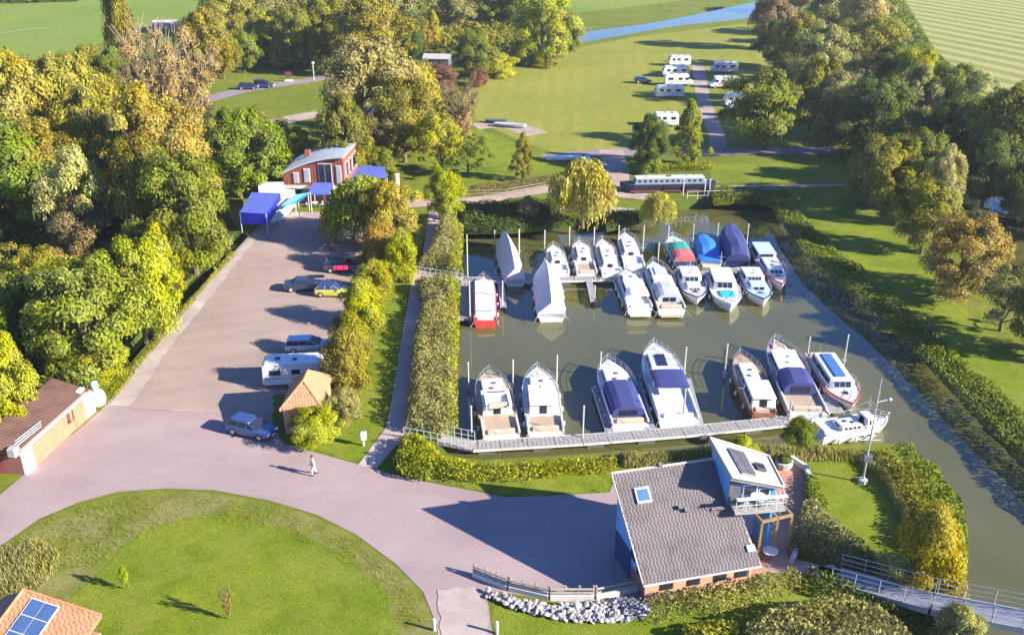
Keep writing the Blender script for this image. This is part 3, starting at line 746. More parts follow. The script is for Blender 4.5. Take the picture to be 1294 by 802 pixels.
belt('reed_bed', [(780,578),(900,570),(1000,572),(1060,572),(1090,578),(1125,606),(1152,655),(1150,700),(1138,695),(1138,655),(1116,612),(1084,584),(1000,584),(900,588),(790,592)], 1.3, 'pale','straw coloured reeds round the grassy spit','reeds',60,0.10,'reed',group='reeds on the near shore')
belt('shrub_border', [(1100,576),(1122,582),(1162,620),(1190,680),(1200,740),(1158,742),(1160,690),(1140,632)], 2.1, 'olive','olive shrub belt on the inner side of the spit shore','shrub',50,0.15,group='shrub belts on the spit')
belt('shrub_border', [(1126,574),(1150,578),(1185,606),(1216,652),(1222,700),(1210,752),(1192,752),(1192,700),(1178,650),(1150,608)], 2.3, 'green','green shrub belt at the water edge of the spit','shrub',50,0.17,group='shrub belts on the spit')
belt('shrub_border', [(1015,640),(1030,650),(1062,680),(1100,708),(1122,725),(1080,722),(1030,712),(992,700),(1005,670)], 2.0, 'grey','grey-green shrubs between the terrace and the spit lawn','shrub',55,0.15)
belt('shrub_border', [(1018,602),(1032,608),(1046,640),(1040,662),(1022,660),(1014,630)], 1.3, 'green','low green shrubs right of the terrace','shrub',55,0.14)
belt('shrub_border', [(817,769),(880,757),(960,745),(1003,733),(1014,748),(968,768),(900,783),(824,796)], 2.5, 'grey','grey-green shrub bed under the near eave of the tiled roof','shrub',60,0.13)
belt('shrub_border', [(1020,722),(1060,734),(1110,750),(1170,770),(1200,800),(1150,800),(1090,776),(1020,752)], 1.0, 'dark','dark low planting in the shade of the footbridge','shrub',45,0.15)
belt('thicket', [(940,800),(1000,775),(1060,765),(1110,780),(1150,815),(1160,860),(900,860),(930,820)], 2.3, 'grey','grey-green thicket below the footbridge at the picture bottom','shrub',50,0.16)
belt('thicket', [(862,800),(900,792),(935,800),(925,860),(850,860)], 1.8, 'yg','yellow-green thicket left of the grey-green one at the picture bottom','shrub',50,0.15)
belt('dry_grass', [(-30,715),(10,690),(50,682),(80,700),(70,725),(50,745),(0,755)], 0.6, 'pale','dry pale tall grass on the left of the round lawn','grass',60,0.07,'reed',stuff=True)
belt('dry_grass', [(0,698),(50,662),(100,642),(150,629),(210,625),(270,627),(340,640),(400,658),(450,684),(495,718),(525,752),(545,792),(520,800),(490,760),(450,722),(400,692),(330,668),(250,660),(180,680),(120,715),(60,725)], 0.24, (0.15,0.155,0.024),'tufts of long unmown grass along the kerb of the round lawn','grass',16,0.04,'reed',stuff=True,lump=1.1)
belt('long_grass', [(300,322),(262,362),(215,420),(185,455),(150,500),(132,515),(126,508),(150,480),(180,448),(210,412),(250,368),(292,318)], 0.35, 'yg','rough green grass between ditch and road','grass',40,0.07,'reed',stuff=True)
belt('reed_bed', [(40,520),(60,480),(100,470),(128,492),(100,502),(70,510),(45,545),(20,575)], 1.6, 'pale','tall pale green reeds behind the brick shed','reeds',55,0.11,'reed')
belt('undergrowth', [(-200,190),(120,170),(240,220),(290,300),(215,368),(150,440),(110,490),(20,540),(-60,600),(-200,600)], 1.6, 'green','dark undergrowth on the floor of the left wood','undergrowth',3.0,0.45,stuff=True)
belt('undergrowth', [(240,98),(330,90),(430,82),(560,70),(700,74),(700,10),(560,-10),(300,-30),(240,60)], 3.0, 'olive','undergrowth of the far wood behind the lane','undergrowth',0.55,0.9,stuff=True)
belt('undergrowth', [(1040,-10),(1068,25),(1112,85),(1178,146),(1244,206),(1312,270),(1500,360),(1500,300),(1330,200),(1240,130),(1180,70),(1130,-10)], 2.5, 'green','undergrowth below the trees of the far river bank','undergrowth',1.2,0.7,stuff=True)
belt('undergrowth', [(960,10),(990,100),(1040,170),(1090,235),(1150,285),(1190,310),(1200,280),(1170,220),(1110,158),(1050,90),(1010,20)], 2.2, 'olive','undergrowth below the tree belt right of the camp site','undergrowth',2.0,0.55,stuff=True)
belt('undergrowth', [(405,180),(430,120),(520,100),(600,150),(590,190),(540,178),(450,215),(410,225)], 1.8, 'pale','undergrowth below the great willow behind the club house','undergrowth',3.0,0.4,stuff=True)
belt('hedge', [(-200,10),(95,3),(140,-6),(140,-14),(-200,-5)], 4, 'dark','dark hedge row across the far pasture','hedge',0.7,0.9)
belt('reed_bed', [(790,213),(835,212),(900,210),(905,216),(835,218),(792,220)], 1.1, 'yg','light green reeds behind the black canal boat','reeds',40,0.16)

# ------------------------------------------------------------------ paints used on built things
WHITE=paint('white_gelcoat',(0.66,0.65,0.62),0.35,var=0.05,coat=0.3); CREAM=paint('cream_gelcoat',(0.74,0.68,0.55),0.4,var=0.06)
LBLUE=paint('pale_blue_deck',(0.42,0.55,0.75),0.5,var=0.07); NAVY=paint('navy_canvas',(0.035,0.045,0.16),0.8,var=0.12,bmp=0.4)
NAVYH=paint('navy_hull',(0.03,0.05,0.15),0.35,var=0.1); BLUEH=paint('blue_tarp',(0.03,0.18,0.55),0.6,var=0.12,scale=2,bmp=0.6)
GREENT=paint('green_tarp',(0.03,0.27,0.20),0.7,var=0.12,bmp=0.5); REDT=paint('faded_red_canvas',(0.50,0.12,0.12),0.7,var=0.12,bmp=0.4)
TARP=paint('white_tarpaulin',(0.58,0.58,0.60),0.65,var=0.07,scale=0.8,bmp=0.6); GREYT=paint('grey_cover',(0.42,0.43,0.47),0.7,var=0.08,bmp=0.4)
GLASS=paint('dark_glass',(0.02,0.025,0.04),0.08,var=0.05); BGLASS=paint('blue_glass',(0.07,0.15,0.36),0.12,var=0.05)
WOOD=paint('varnished_wood',(0.36,0.15,0.06),0.4,var=0.18,scale=3); TEAK=paint('teak_deck',(0.38,0.29,0.20),0.7,var=0.15,scale=5)
DWOOD=paint('dark_wood',(0.14,0.06,0.04),0.5,var=0.15); TURQ=paint('turquoise_cover',(0.02,0.42,0.46),0.6,var=0.08,bmp=0.3)
STEEL=paint('stainless_steel',(0.7,0.7,0.7),0.3,0.8,var=0.05); GALV=paint('galvanised_steel',(0.50,0.52,0.52),0.5,0.4,var=0.12)
PILE=paint('pale_pile',(0.46,0.44,0.36),0.7,var=0.12,scale=3); BLACK=paint('black_rubber',(0.02,0.02,0.022),0.6); 
DECKB=paint('jetty_boards',(0.27,0.25,0.24),0.85,var=0.2,scale=2,bmp=0.5); CONC=paint('pale_concrete',(0.52,0.49,0.44),0.9,var=0.13,bmp=0.5)
REDP=paint('red_paint',(0.55,0.05,0.05),0.45); BROWNH=paint('brown_hull',(0.26,0.10,0.06),0.5,var=0.15); DGREY=paint('dark_grey',(0.10,0.10,0.11),0.6)
SEAT=paint('tan_cushion',(0.48,0.38,0.28),0.7); FEND=paint('fender_vinyl',(0.75,0.75,0.72),0.4)

NONSLIP=paint('non_slip_deck',(0.56,0.53,0.48),0.7,var=0.10,scale=3)
LINE=paint('mooring_rope',(0.45,0.42,0.36),0.9)
# ------------------------------------------------------------------ boats
def loft_rings(mb, rings, mi=0): mb.loft(rings, mi)
def frustum(x0, x1, w0, z0, z1, fs=0.3, rs=0.05, ti=0.10, ch=0.08):
    """a deckhouse: bottom ring, shoulder, top; fs/rs slope of front/rear ends; ti tumblehome"""
    mb = MB()
    def ring(a, b, w, z, c):
        return [(a, -w+c, z), (a+c, -w, z), (b-c*2, -w, z), (b, -w*0.72, z), (b, w*0.72, z), (b-c*2, w, z), (a+c, w, z), (a, w-c, z)]
    h = z1-z0
    mb.loft([ring(x0,x1,w0,z0,ch), ring(x0+rs*.8,x1-fs*.85,w0-ti*.8,z1-h*0.14,ch), ring(x0+rs+.06,x1-fs-.1,w0-ti-.09,z1,ch)])
    return mb
def side_window(x0, x1, w0, z0, z1, ti, side, frac=(0.32,0.84), xs=0.0):
    """a pane lying proud on the leaning side of a deckhouse"""
    h = z1-z0; mb = MB(); pts = []
    for off in (0.012, 0.03):
        for zz, dx in ((frac[0],0), (frac[1],xs)):
            k = w0-ti*0.8*zz/0.86+off
            pts.append([(x0+dx*0.3, side*k, z0+h*zz), (x1-dx, side*k, z0+h*zz)])
    a, b, c, d = pts
    P8 = [a[0],a[1],b[1],b[0], c[0],c[1],d[1],d[0]]
    if side > 0: P8 = [a[1],a[0],b[0],b[1], c[1],c[0],d[0],d[1]]
    return mb.hexa(P8)
def front_window(x1, w0, z0, z1, fs, y0, y1, frac=(0.30,0.86), rear=False, rs=0.05):
    h = z1-z0; mb = MB(); pts = []
    sg = -1 if rear else 1; sl = rs if rear else fs
    for off in (0.012, 0.03):
        for zz in frac:
            x = x1 - sg*sl*0.85*zz/0.86 + sg*off
            pts.append([(x, y0, z0+h*zz), (x, y1, z0+h*zz)])
    a,b,c,d = pts; P8=[a[0],a[1],b[1],b[0],c[0],c[1],d[1],d[0]]
    return mb.hexa(P8)
def arch(x0, x1, w, z0, h, n=5, sag=0.12, m=7, fl=0.15):
    """fabric stretched over hoops"""
    rings = []
    for k in range(n):
        t = k/(n-1); x = x0+(x1-x0)*t; hh = h*(1-sag*abs(math.sin(t*math.pi*(n-1)/2*1.0+0.0))*0.4 - fl*(2*abs(t-0.5))**3)
        r = []
        for i in range(m+1):
            a = math.pi*i/m; cx = math.cos(a); sx = math.sin(a)
            r.append((x, w*math.copysign(abs(cx)**0.55, cx), z0+hh*abs(sx)**0.6))
        rings.append(r)
    mb = MB(); mb.loft(rings); return mb
def hull_fn(L, B, fb, sharp=2.6, full=0.56, stern=0.9):
    def hb(t):
        if t < full: return B/2*(stern+(1-stern)*math.sin(math.pi/2*t/full))
        return B/2*max(0.015, 1-((t-full)/(1-full))**sharp)
    def sh(t): return fb*(1+0.42*max(0,t-0.25)**1.6)
    return hb, sh
BOATS = {}
def boat(key, bow, stern, B, label, hull=None, stripe=None, deck=None, fb=0.95, house=(), tops=(), rail=True, tarp=None, windows=True, pads=(),
         cock=(0.04,0.26), mast=None, plat=True, round_stern=False, cock_mat=None, zref=-0.15, davit=False, fend=True, hatch=True, radar=False, roof_solar=None):
    hull = hull or WHITE; deck = deck if (deck and deck is not WHITE) else NONSLIP; cock_mat = cock_mat or TEAK
    b = G(*bow, zref); s = G(*stern, zref); d = b-s; L = d.length; ang = math.atan2(d.y, d.x); c = (b+s)/2
    root = thing('motor_boat' if tarp is None else 'covered_boat', label, 'boat', (c.x, c.y, WZ), ang, 'boats moored in the marina')
    hb, sh = hull_fn(L, B, fb, stern=0.62 if round_stern else 0.9)
    X = lambda t: -L/2+L*t
    ts = [0,.06,.15,.3,.45,.58,.68,.77,.85,.91,.96,1.0]
    hm = MB(); rings = []
    for t in ts:
        w, z = hb(t), sh(t); k = 0.88 if t < .7 else 0.88-0.5*(t-.7)/.3; xo = 0.35*max(0,(t-.6)/.4)**2
        x = X(t)
        rings.append([(x-xo*2.2,0,-0.5*(1-max(0,t-.8)*4)), (x-xo*1.5,w*k*0.85,-0.18), (x-xo*0.9,w*k,0.18), (x-xo*.3,w*0.98,z*0.7), (x,w,z), (x,-w,z), (x-xo*.3,-w*0.98,z*0.7), (x-xo*0.9,-w*k,0.18), (x-xo*1.5,-w*k*0.85,-0.18)])
    hm.loft(rings); hm.build('hull', hull, root, smooth=False)
    # rubbing strake and bulwark as a capping band
    rb = MB()
    for sd in (-1,1):
        pr = None
        for t in ts:
            w, z = hb(t), sh(t); x = X(t)
            q = [(x,sd*(w+0.035),z-0.10),(x,sd*(w+0.035),z+0.07),(x,sd*(w-0.05),z+0.07),(x,sd*(w-0.05),z-0.02)]
            if pr: rb.add(pr+q, [(0,4,5,1),(1,5,6,2),(2,6,7,3),(3,7,4,0)] if sd>0 else [(0,1,5,4),(1,2,6,5),(2,3,7,6),(3,0,4,7)])
            pr = q
    rb.build('rubbing_strake', stripe or hull, root)
    dm = MB(); st = [t for t in ts if t >= cock[1]-0.001]
    if st[0] > cock[1]+0.001: st = [cock[1]]+st
    rr = [[(X(t),-hb(t)+0.04,sh(t)+0.015),(X(t),0,sh(t)+0.05),(X(t),hb(t)-0.04,sh(t)+0.015),(X(t),0,sh(t)-0.1)] for t in st]
    dm.loft(rr); dm.build('deck', deck, root)
    # cockpit: sole, side benches, coaming
    z = sh(0.1); x0, x1 = X(0.015), X(cock[1]); w = hb(0.12)-0.06
    if tarp is None:
        ck = MB(); ck.box(((x0+x1)/2,0,z-0.02),(x1-x0,2*w,0.05)); ck.build('cockpit_sole', cock_mat, root)
        cs = MB(); cs.cbox((x0+0.28,0,z+0.2),(0.42,1.5*w,0.36),0.06); cs.build('stern_seat', SEAT if cock_mat is TEAK else WHITE, root)
        for sd in (-1,1):
            c2 = MB(); c2.cbox(((x0+x1)/2,sd*(w-0.02),z+0.14),(x1-x0-.1,0.16,0.34),0.04); c2.build('coaming', hull if hull is not BROWNH else WOOD, root)
    if plat:
        pm = MB(); pm.cbox((X(0)-0.28,0,0.28),(0.6,B*0.74,0.08),0.03); pm.build('bathing_platform', TEAK if cock_mat is TEAK else WHITE, root)
    zr = {}
    for i, hs in enumerate(house):
        t0,t1,wf,h,zb,fs,m = hs[:7]; opt = hs[7] if len(hs) > 7 else {}
        tm_ = (t0+t1)/2; base = sh(tm_)+zb; w0 = min(B/2*wf, hb(t1*0.55+t0*0.45)-0.12)
        f = frustum(X(t0),X(t1),w0,base,base+h,fs,opt.get('rs',0.08),0.12)
        f.build('deckhouse' if i == 0 else 'wheelhouse', m, root)
        if windows and not opt.get('nowin'):
            n = opt.get('n', 3); a, e = X(t0)+0.3, X(t1)-fs-0.25; g = 0.14; ww = (e-a-(n-1)*g)/n
            wm_ = opt.get('glass', GLASS)
            for sd in (-1,1):
                for k in range(n):
                    side_window(a+k*(ww+g), a+k*(ww+g)+ww, w0, base, base+h, 0.12, sd).build('window', wm_, root)
            nf = opt.get('nf', 3); yw = w0*0.66*2/nf
            for k in range(nf):
                front_window(X(t1), w0, base, base+h, fs, -w0*0.66+k*yw+0.04, -w0*0.66+(k+1)*yw-0.04).build('windscreen', wm_, root)
            if opt.get('door', True):
                front_window(X(t0), w0, base, base+h, fs, -0.3, 0.35, (0.1,0.85), True, opt.get('rs',0.08)).build('door', GLASS if m is not WOOD else DWOOD, root)
        if opt.get('rim'):
            rm = MB(); rm.cbox(((X(t0)+X(t1)-fs)/2+0.02,0,base+h+0.03),(X(t1)-X(t0)-fs+0.25,2*w0-0.1,0.07),0.06); rm.build('roof', opt['rim'], root)
        if opt.get('solar'):
            sp = MB(); sp.box(((X(t0)+X(t1)-fs)/2,0,base+h+0.09),((X(t1)-X(t0)-fs)*0.8,w0*opt.get('sw',0.9),0.04)); sp.build('skylight', opt['solar'], root)
        zr[i] = base+h
    if hatch:
        for t, q in ((0.80,0.5),):
            hm2 = MB(); hm2.cbox((X(t),0,sh(t)+0.10),(q,q,0.08),0.05); hm2.build('hatch', GLASS if deck is not LBLUE else NAVYH, root)
        for k in range(2):
            if house:
                hm2 = MB(); t0,t1 = house[0][0],house[0][1]; hm2.cbox((X(t0+(t1-t0)*(0.35+0.25*k)),0.15*(1-2*k),zr[0]+0.04),(0.4,0.4,0.08),0.05); hm2.build('roof_hatch', DGREY, root)
    for tp in tops:
        k, t0,t1,wf,h,zb,m = tp[:7]; base = sh(0.2)+zb; w0 = B/2*wf
        if k == 'canopy':      # closed canvas hood with clear panels at the rear
            arch(X(t0),X(t1),w0,base,h,5).build('canopy', m, root)
            if not (len(tp) > 7 and tp[7] == 'closed'):
                for yy in (-0.55,0.05):
                    f2 = MB(); f2.box((X(t0)-0.02,yy*w0+0.25*w0,base+h*0.38),(0.03,0.5*w0,h*0.42)); f2.build('clear_panel', GLASS, root)
        elif k == 'bimini':    # cloth on hoops, open below
            arch(X(t0),X(t1),w0,base+h-0.28,0.3,5).build('bimini', m, root)
            fr = MB()
            for tt in (t0+0.01,(t0+t1)/2,t1-0.01):
                for sd in (-1,1): fr.tube((X((t0+t1)/2),sd*w0,base-0.1),(X(tt),sd*w0*0.97,base+h-0.22),0.018,5)
            fr.build('bimini_frame', STEEL, root)
        elif k == 'fly':       # flybridge: coaming, screen, seat, wheel
            q = MB(); xa,xb = X(t0),X(t1)
            for sd in (-1,1): q.box(((xa+xb)/2,sd*(w0-0.06),base+h/2),(xb-xa,0.08,h))
            q.box((xb-0.04,0,base+h/2+0.05),(0.1,2*w0-0.05,h+0.1)); q.build('flybridge', m, root)
            q = MB(); q.hexa([(xb+0.01,-w0*.8,base+h),(xb+0.05,-w0*.8,base+h),(xb+0.05,w0*.8,base+h),(xb+0.01,w0*.8,base+h),(xb-0.2,-w0*.75,base+h+.3),(xb-0.16,-w0*.75,base+h+.3),(xb-0.16,w0*.75,base+h+.3),(xb-0.2,w0*.75,base+h+.3)]); q.build('windscreen', GLASS, root)
            q = MB(); q.cbox((xa+0.5,0,base+0.22),(0.5,1.5*w0,0.4),0.06); q.build('helm_seat', SEAT if cock_mat is TEAK else WHITE, root)
    for (t0,t1,wf,m) in pads:
        q = MB(); q.cbox(((X(t0)+X(t1))/2,0,sh((t0+t1)/2)+0.12),((X(t1)-X(t0)),min(B/2*wf*2,2*hb(t1)*0.95),0.12),0.14); q.build('sun_pad', m, root)
    if tarp:
        style, tm2, hh = tarp[:3]; q = MB(); rings = []
        t_s = [0,.04,.15,.3,.45,.6,.72,.82,.9,.96,1.0]
        for i, t in enumerate(t_s):
            w = hb(t)+0.10; z = sh(t)+0.08; x = X(t)
            if style == 'tent':
                rz = z+hh*(0.35+0.65*math.sin(math.pi*min(1,max(0,t*0.9+0.08))))
                rings.append([(x,-w,z-0.55),(x,-w*0.97,z+0.05),(x,-w*.45,z+(rz-z)*.60),(x,0,rz),(x,w*.45,z+(rz-z)*.55),(x,w*0.97,z+0.05),(x,w,z-0.55)])
            else:
                prof = tarp[3] if len(tarp) > 3 else (lambda u: 0.75+0.25*math.sin(u*6))
                rz = z+hh*prof(t)*(1 if 0.02 < t < .93 else 0.45)
                rings.append([(x,-w,z-0.4),(x,-w*.92,z+(rz-z)*.35),(x,-w*.6,z+(rz-z)*.85),(x,0,rz),(x,w*.6,z+(rz-z)*.87),(x,w*.92,z+(rz-z)*.35),(x,w,z-0.4)])
        q.loft(rings); q.build('tarpaulin', tm2, root)
        lace = MB()
        for t in (.12,.3,.48,.66,.82):
            for sd in (-1,1): lace.tube((X(t),sd*(hb(t)+.11),sh(t)-0.5),(X(t)+.02,sd*(hb(t)*.86),0.05),0.015,4)
        lace.build('lashing', PILE, root)
    if rail:
        q = MB(); tt = [0.5,0.6,0.7,0.79,0.87,0.93,0.975,0.995]
        for sd in (-1,1):
            pts = [Vector((X(t)+ (0.12 if t>.98 else 0),sd*max(0.02,hb(t)-0.07),sh(t)+0.62)) for t in tt]
            q.path(pts, 0.022, 5)
            for t,p in zip(tt,pts): q.tube((p.x,p.y,sh(t)),p,0.018,4)
            mid = [Vector((p.x,p.y,sh(t)+0.33)) for t,p in zip(tt,pts)]; q.path(mid,0.012,4)
        q.build('bow_rail', STEEL, root)
    if fend:
        for sd in (-1,1):
            for t in (0.2,0.42,0.63):
                q = MB(); q.loft([[(X(t)+r*math.cos(a),sd*(hb(t)+0.15)+r*math.sin(a),zz) for a in [k*math.pi/3 for k in range(6)]] for zz,r in ((0.18,0.03),(0.25,0.11),(0.6,0.11),(0.68,0.03))])
                q.build('fender', FEND, root)
    if mast:
        q = MB(); t, h, m = mast; zz = max(list(zr.values())+[sh(t)]) if mast[0] < 0.7 else sh(t)
        q.tube((X(t),0,zz-0.1),(X(t)-0.15,0,zz+h),0.05,6,0.03); q.tube((X(t)-0.1,-0.45,zz+h*0.7),(X(t)-0.1,0.45,zz+h*0.7),0.02,4)
        q.tube((X(t)-0.12,0,zz+h*0.85),(X(0.97),0,sh(.97)+.3),0.012,3); q.tube((X(t)-0.12,0,zz+h*0.85),(X(0.05),0,sh(.05)+.8),0.012,3)
        q.build('mast', m, root)
    if radar and zr:
        q = MB(); zt = max(zr.values()); xx = X(0.42); q.tube((xx,-0.7,zt),(xx-0.15,-0.6,zt+0.8),0.04,5); q.tube((xx,0.7,zt),(xx-0.15,0.6,zt+0.8),0.04,5); q.tube((xx-0.15,-0.6,zt+0.8),(xx-0.15,0.6,zt+0.8),0.04,5)
        q.ball((xx-0.15,0,zt+0.92),(0.28,0.28,0.12),8,5); q.build('radar_arch', WHITE, root)
    for sd in (-1,1):
        for t in (0.52,0.62,0.72):
            if tarp is None:
                q = MB(); w = hb(t); q.cbox((X(t),sd*(w*0.985),sh(t)*0.62),(0.34,0.06,0.14),0.05); q.build('porthole', GLASS, root)
        q = MB(); w = hb(0.05); q.tube((X(0.03),sd*w*0.9,sh(0)),(X(0)-1.0,sd*w*1.3,0.55),0.018,4); q.build('mooring_line', LINE, root)
    # flagstaff at the stern
    if tarp is None:
        q = MB(); q.tube((X(0.01),0.1,sh(0)+0.1),(X(-0.02),0.1,sh(0)+1.1),0.015,4); q.build('flagstaff', TEAK, root)
    BOATS[key] = (root, L); return root

# front row, along the near jetty
boat('F1',(618,470),(634,549),3.5,'cream and white cruiser with tan wood trim, leftmost along the near jetty',CREAM,TEAK,TEAK,house=[(.52,.86,.66,.5,0,.5,CREAM,{'n':2,'nf':2}),(.30,.58,.78,.95,0,.45,CREAM,{'n':2,'rim':WHITE})],tops=[('fly',.24,.44,.62,.4,.95,CREAM)],cock=(.03,.26))
boat('F2',(679,466),(690,545),3.4,'all white cruiser with roof arch, second from the left at the near jetty',house=[(.50,.86,.62,.45,0,.6,WHITE,{'n':2,'nf':2}),(.26,.62,.78,1.0,0,.6,WHITE,{'n':3,'rim':WHITE})],cock=(.03,.24),radar=True)
boat('F3',(768,455),(797,535),3.6,'white cruiser with a long navy canopy, beside the first finger pontoon',house=[(.48,.84,.64,.5,0,.6,WHITE,{'n':3,'nf':2})],tops=[('canopy',.10,.52,.80,1.25,.02,NAVY)],cock=(.03,.5),stripe=NAVYH)
boat('F4',(826,437),(858,531),3.9,'largest white cruiser with a short navy hood over the open cockpit',house=[(.50,.84,.66,.55,0,.6,WHITE,{'n':3,'nf':2,'solar':GLASS,'sw':.7}),(.42,.60,.74,.95,0,.4,WHITE,{'n':2})],tops=[('bimini',.24,.46,.80,1.5,.02,NAVY)],cock=(.03,.42),fb=1.1,mast=(.9,.6,STEEL),cock_mat=WHITE,stripe=LBLUE)
boat('F5',(935,449),(966,522),3.0,'old brown wooden boat with a round white wheelhouse at its stern',BROWNH,WOOD,TEAK,house=[(.40,.80,.60,.5,0,.2,CREAM,{'n':3,'nf':2}),(.05,.36,.80,1.25,.0,.25,CREAM,{'n':3,'rim':WHITE,'rs':.1})],cock=(.02,.06),round_stern=True,plat=False,fb=1.0)
boat('F6',(979,432),(1021,522),3.8,'white and blue cruiser with a navy bimini, teak foredeck covers and bow mast',WHITE,NAVYH,TEAK,house=[(.46,.80,.68,.6,0,.5,LBLUE,{'n':4,'nf':3,'rim':WHITE}),(.38,.50,.74,.95,0,.3,WHITE,{'n':2})],tops=[('canopy',.22,.44,.78,1.5,.02,NAVY,'open')],cock=(.03,.38),fb=1.1,mast=(.93,1.3,STEEL),pads=[(.82,.92,.5,SEAT)])
boat('F7',(1078,511),(1035,446),3.3,'white boat with a grey cover and long blue roof light, bow towards the jetty',WHITE,REDP,WHITE,house=[(.12,.72,.74,.9,0,.35,TARP,{'n':4,'nf':3,'solar':BGLASS,'sw':.8})],cock=(.02,.12),plat=False,mast=None,fb=.9)
boat('F8',(1122,528),(1032,540),2.9,'small white sail cruiser lying lengthwise behind the end of the near jetty',house=[(.28,.62,.6,.4,0,.3,WHITE,{'n':4,'nf':2}),(.62,.80,.6,.8,0,.25,CREAM,{'n':2})],pads=[(.26,.44,.6,GREYT)],cock=(.03,.24),cock_mat=WHITE,fb=.85,plat=False,mast=(.72,2.6,STEEL),zref=-.1)
# far jetty, near side
boat('B1',(611,349),(613,403),2.7,'flat white covered barge with red rails and rudder, leftmost at the far jetty',REDP,REDP,WHITE,house=[(.10,.78,.84,.75,0,.05,TARP,{'nowin':1,'rs':.02,'rim':TARP})],cock=(.02,.08),cock_mat=REDT,windows=False,fb=.8,plat=False,hatch=False)
boat('B2',(688,338),(697,396),3.2,'boat under a large peaked white tarpaulin on the near side of the far jetty',WHITE,tarp=('tent',TARP,2.5),rail=False,plat=False,fb=1.0)
boat('B8',(790,341),(809,389),3.1,'white cruiser with white flybridge screen, near side of the far jetty',house=[(.5,.84,.64,.5,0,.5,WHITE,{'n':2,'nf':2}),(.28,.58,.78,1.0,0,.5,WHITE,{'n':2,'rim':WHITE})],tops=[('bimini',.06,.26,.74,1.5,0,WHITE)],cock=(.03,.26),cock_mat=WHITE,stripe=NAVYH)
boat('B9',(825,331),(849,390),3.4,'white cruiser with grey canopy and two round stern ports, near side of the far jetty',house=[(.52,.84,.64,.5,0,.5,WHITE,{'n':2,'nf':2,'solar':LBLUE}),(.42,.6,.76,.9,0,.45,WHITE,{'n':2})],tops=[('canopy',.12,.40,.78,1.2,.02,GREYT)],cock=(.03,.4),stripe=NAVYH)
boat('B10',(882,377),(867,341),3.1,'white cruiser with a brown windscreen, bow pointing at the open water',house=[(.12,.52,.78,.95,0,.5,WHITE,{'n':3,'rim':WHITE}),(.5,.78,.6,.4,0,.5,WHITE,{'n':2,'nf':3,'glass':DWOOD})],cock=(.02,.12),stripe=NAVYH,mast=(.3,1.2,STEEL))
boat('B11',(924,386),(907,343),3.4,'white cruiser with a turquoise cover on its foredeck',house=[(.10,.56,.78,1.0,0,.4,CREAM,{'n':3,'nf':3,'rim':WHITE})],pads=[(.60,.80,.52,TURQ)],cock=(.02,.10),hatch=False,stripe=CREAM,mast=(.15,2.2,STEEL))
boat('B12',(966,379),(945,341),3.0,'white boat with a pale blue deck and four small dark windows',WHITE,NAVYH,LBLUE,house=[(.12,.46,.78,.85,0,.35,WHITE,{'n':3,'nf':4,'rim':WHITE}),(.44,.72,.66,.4,0,.6,LBLUE,{'n':3,'nf':2})],cock=(.02,.12))
# far jetty, far side
boat('B3',(635,301),(651,352),2.6,'sailing boat under a tall white peaked tarpaulin on the far side of the far jetty',WHITE,tarp=('tent',TARP,2.7),rail=False,plat=False,fb=.9)
boat('B4',(699,309),(708,344),2.5,'smallest white cabin boat, right of the tall peaked tarpaulin',house=[(.35,.78,.66,.55,0,.5,WHITE,{'n':2,'nf':2})],cock=(.03,.32),cock_mat=WHITE,fb=.75)
boat('B5',(732,304),(742,344),2.7,'white cabin boat with tan stern bench on the far side of the far jetty',house=[(.38,.80,.68,.6,0,.5,WHITE,{'n':2,'nf':2})],cock=(.03,.36),fb=.8)
boat('B6',(761,303),(774,346),2.7,'plain white cruiser with two dark roof hatches on the far side of the far jetty',house=[(.20,.80,.70,.6,0,.6,WHITE,{'n':3,'nf':2})],cock=(.03,.18),cock_mat=WHITE,fb=.85)
boat('B7',(789,294),(802,337),2.8,'white cruiser with a square bow rail frame, right of the plain white one',WHITE,NAVYH,house=[(.32,.78,.7,.6,0,.5,WHITE,{'n':2,'nf':2})],cock=(.03,.3),cock_mat=WHITE,fb=.9,mast=(.96,.9,STEEL))
boat('B13',(850,300),(866,330),3.0,'boat with a green tarpaulin in front and a faded red cover behind',NAVYH,WHITE,LBLUE,house=[(.45,.75,.66,.5,0,.4,WHITE,{'n':2,'nf':2})],tops=[('canopy',.30,.58,.82,1.0,.02,GREENT,'closed'),('canopy',.02,.30,.86,.9,.02,REDT,'closed')],cock=(.03,.3))
boat('B14',(887,299),(900,328),2.9,'boat under a bright blue tarpaulin with a bare white stern',WHITE,tarp=('loaf',BLUEH,1.1,lambda u: 0.55+0.5*math.sin(min(1,u*1.1+.1)*3.0) if u > .18 else 0.12),rail=False,plat=False,fb=.8)
boat('B15',(921,289),(933,329),3.2,'large boat wrapped in a dark navy tarpaulin',NAVYH,NAVYH,tarp=('loaf',NAVY,1.7,lambda u: 0.78+0.3*math.sin(u*5.0+1.0)),rail=False,plat=False,fb=1.0,mast=None)
boat('B16',(989,360),(959,312),3.0,'white boat with a pale blue aft roof, rightmost at the far jetty',WHITE,REDP,WHITE,house=[(.40,.76,.74,.65,0,.45,WHITE,{'n':3,'nf':3}),(.04,.36,.8,.9,0,.1,WHITE,{'n':3,'rim':LBLUE})],cock=(.01,.04),cock_mat=WHITE,plat=False)

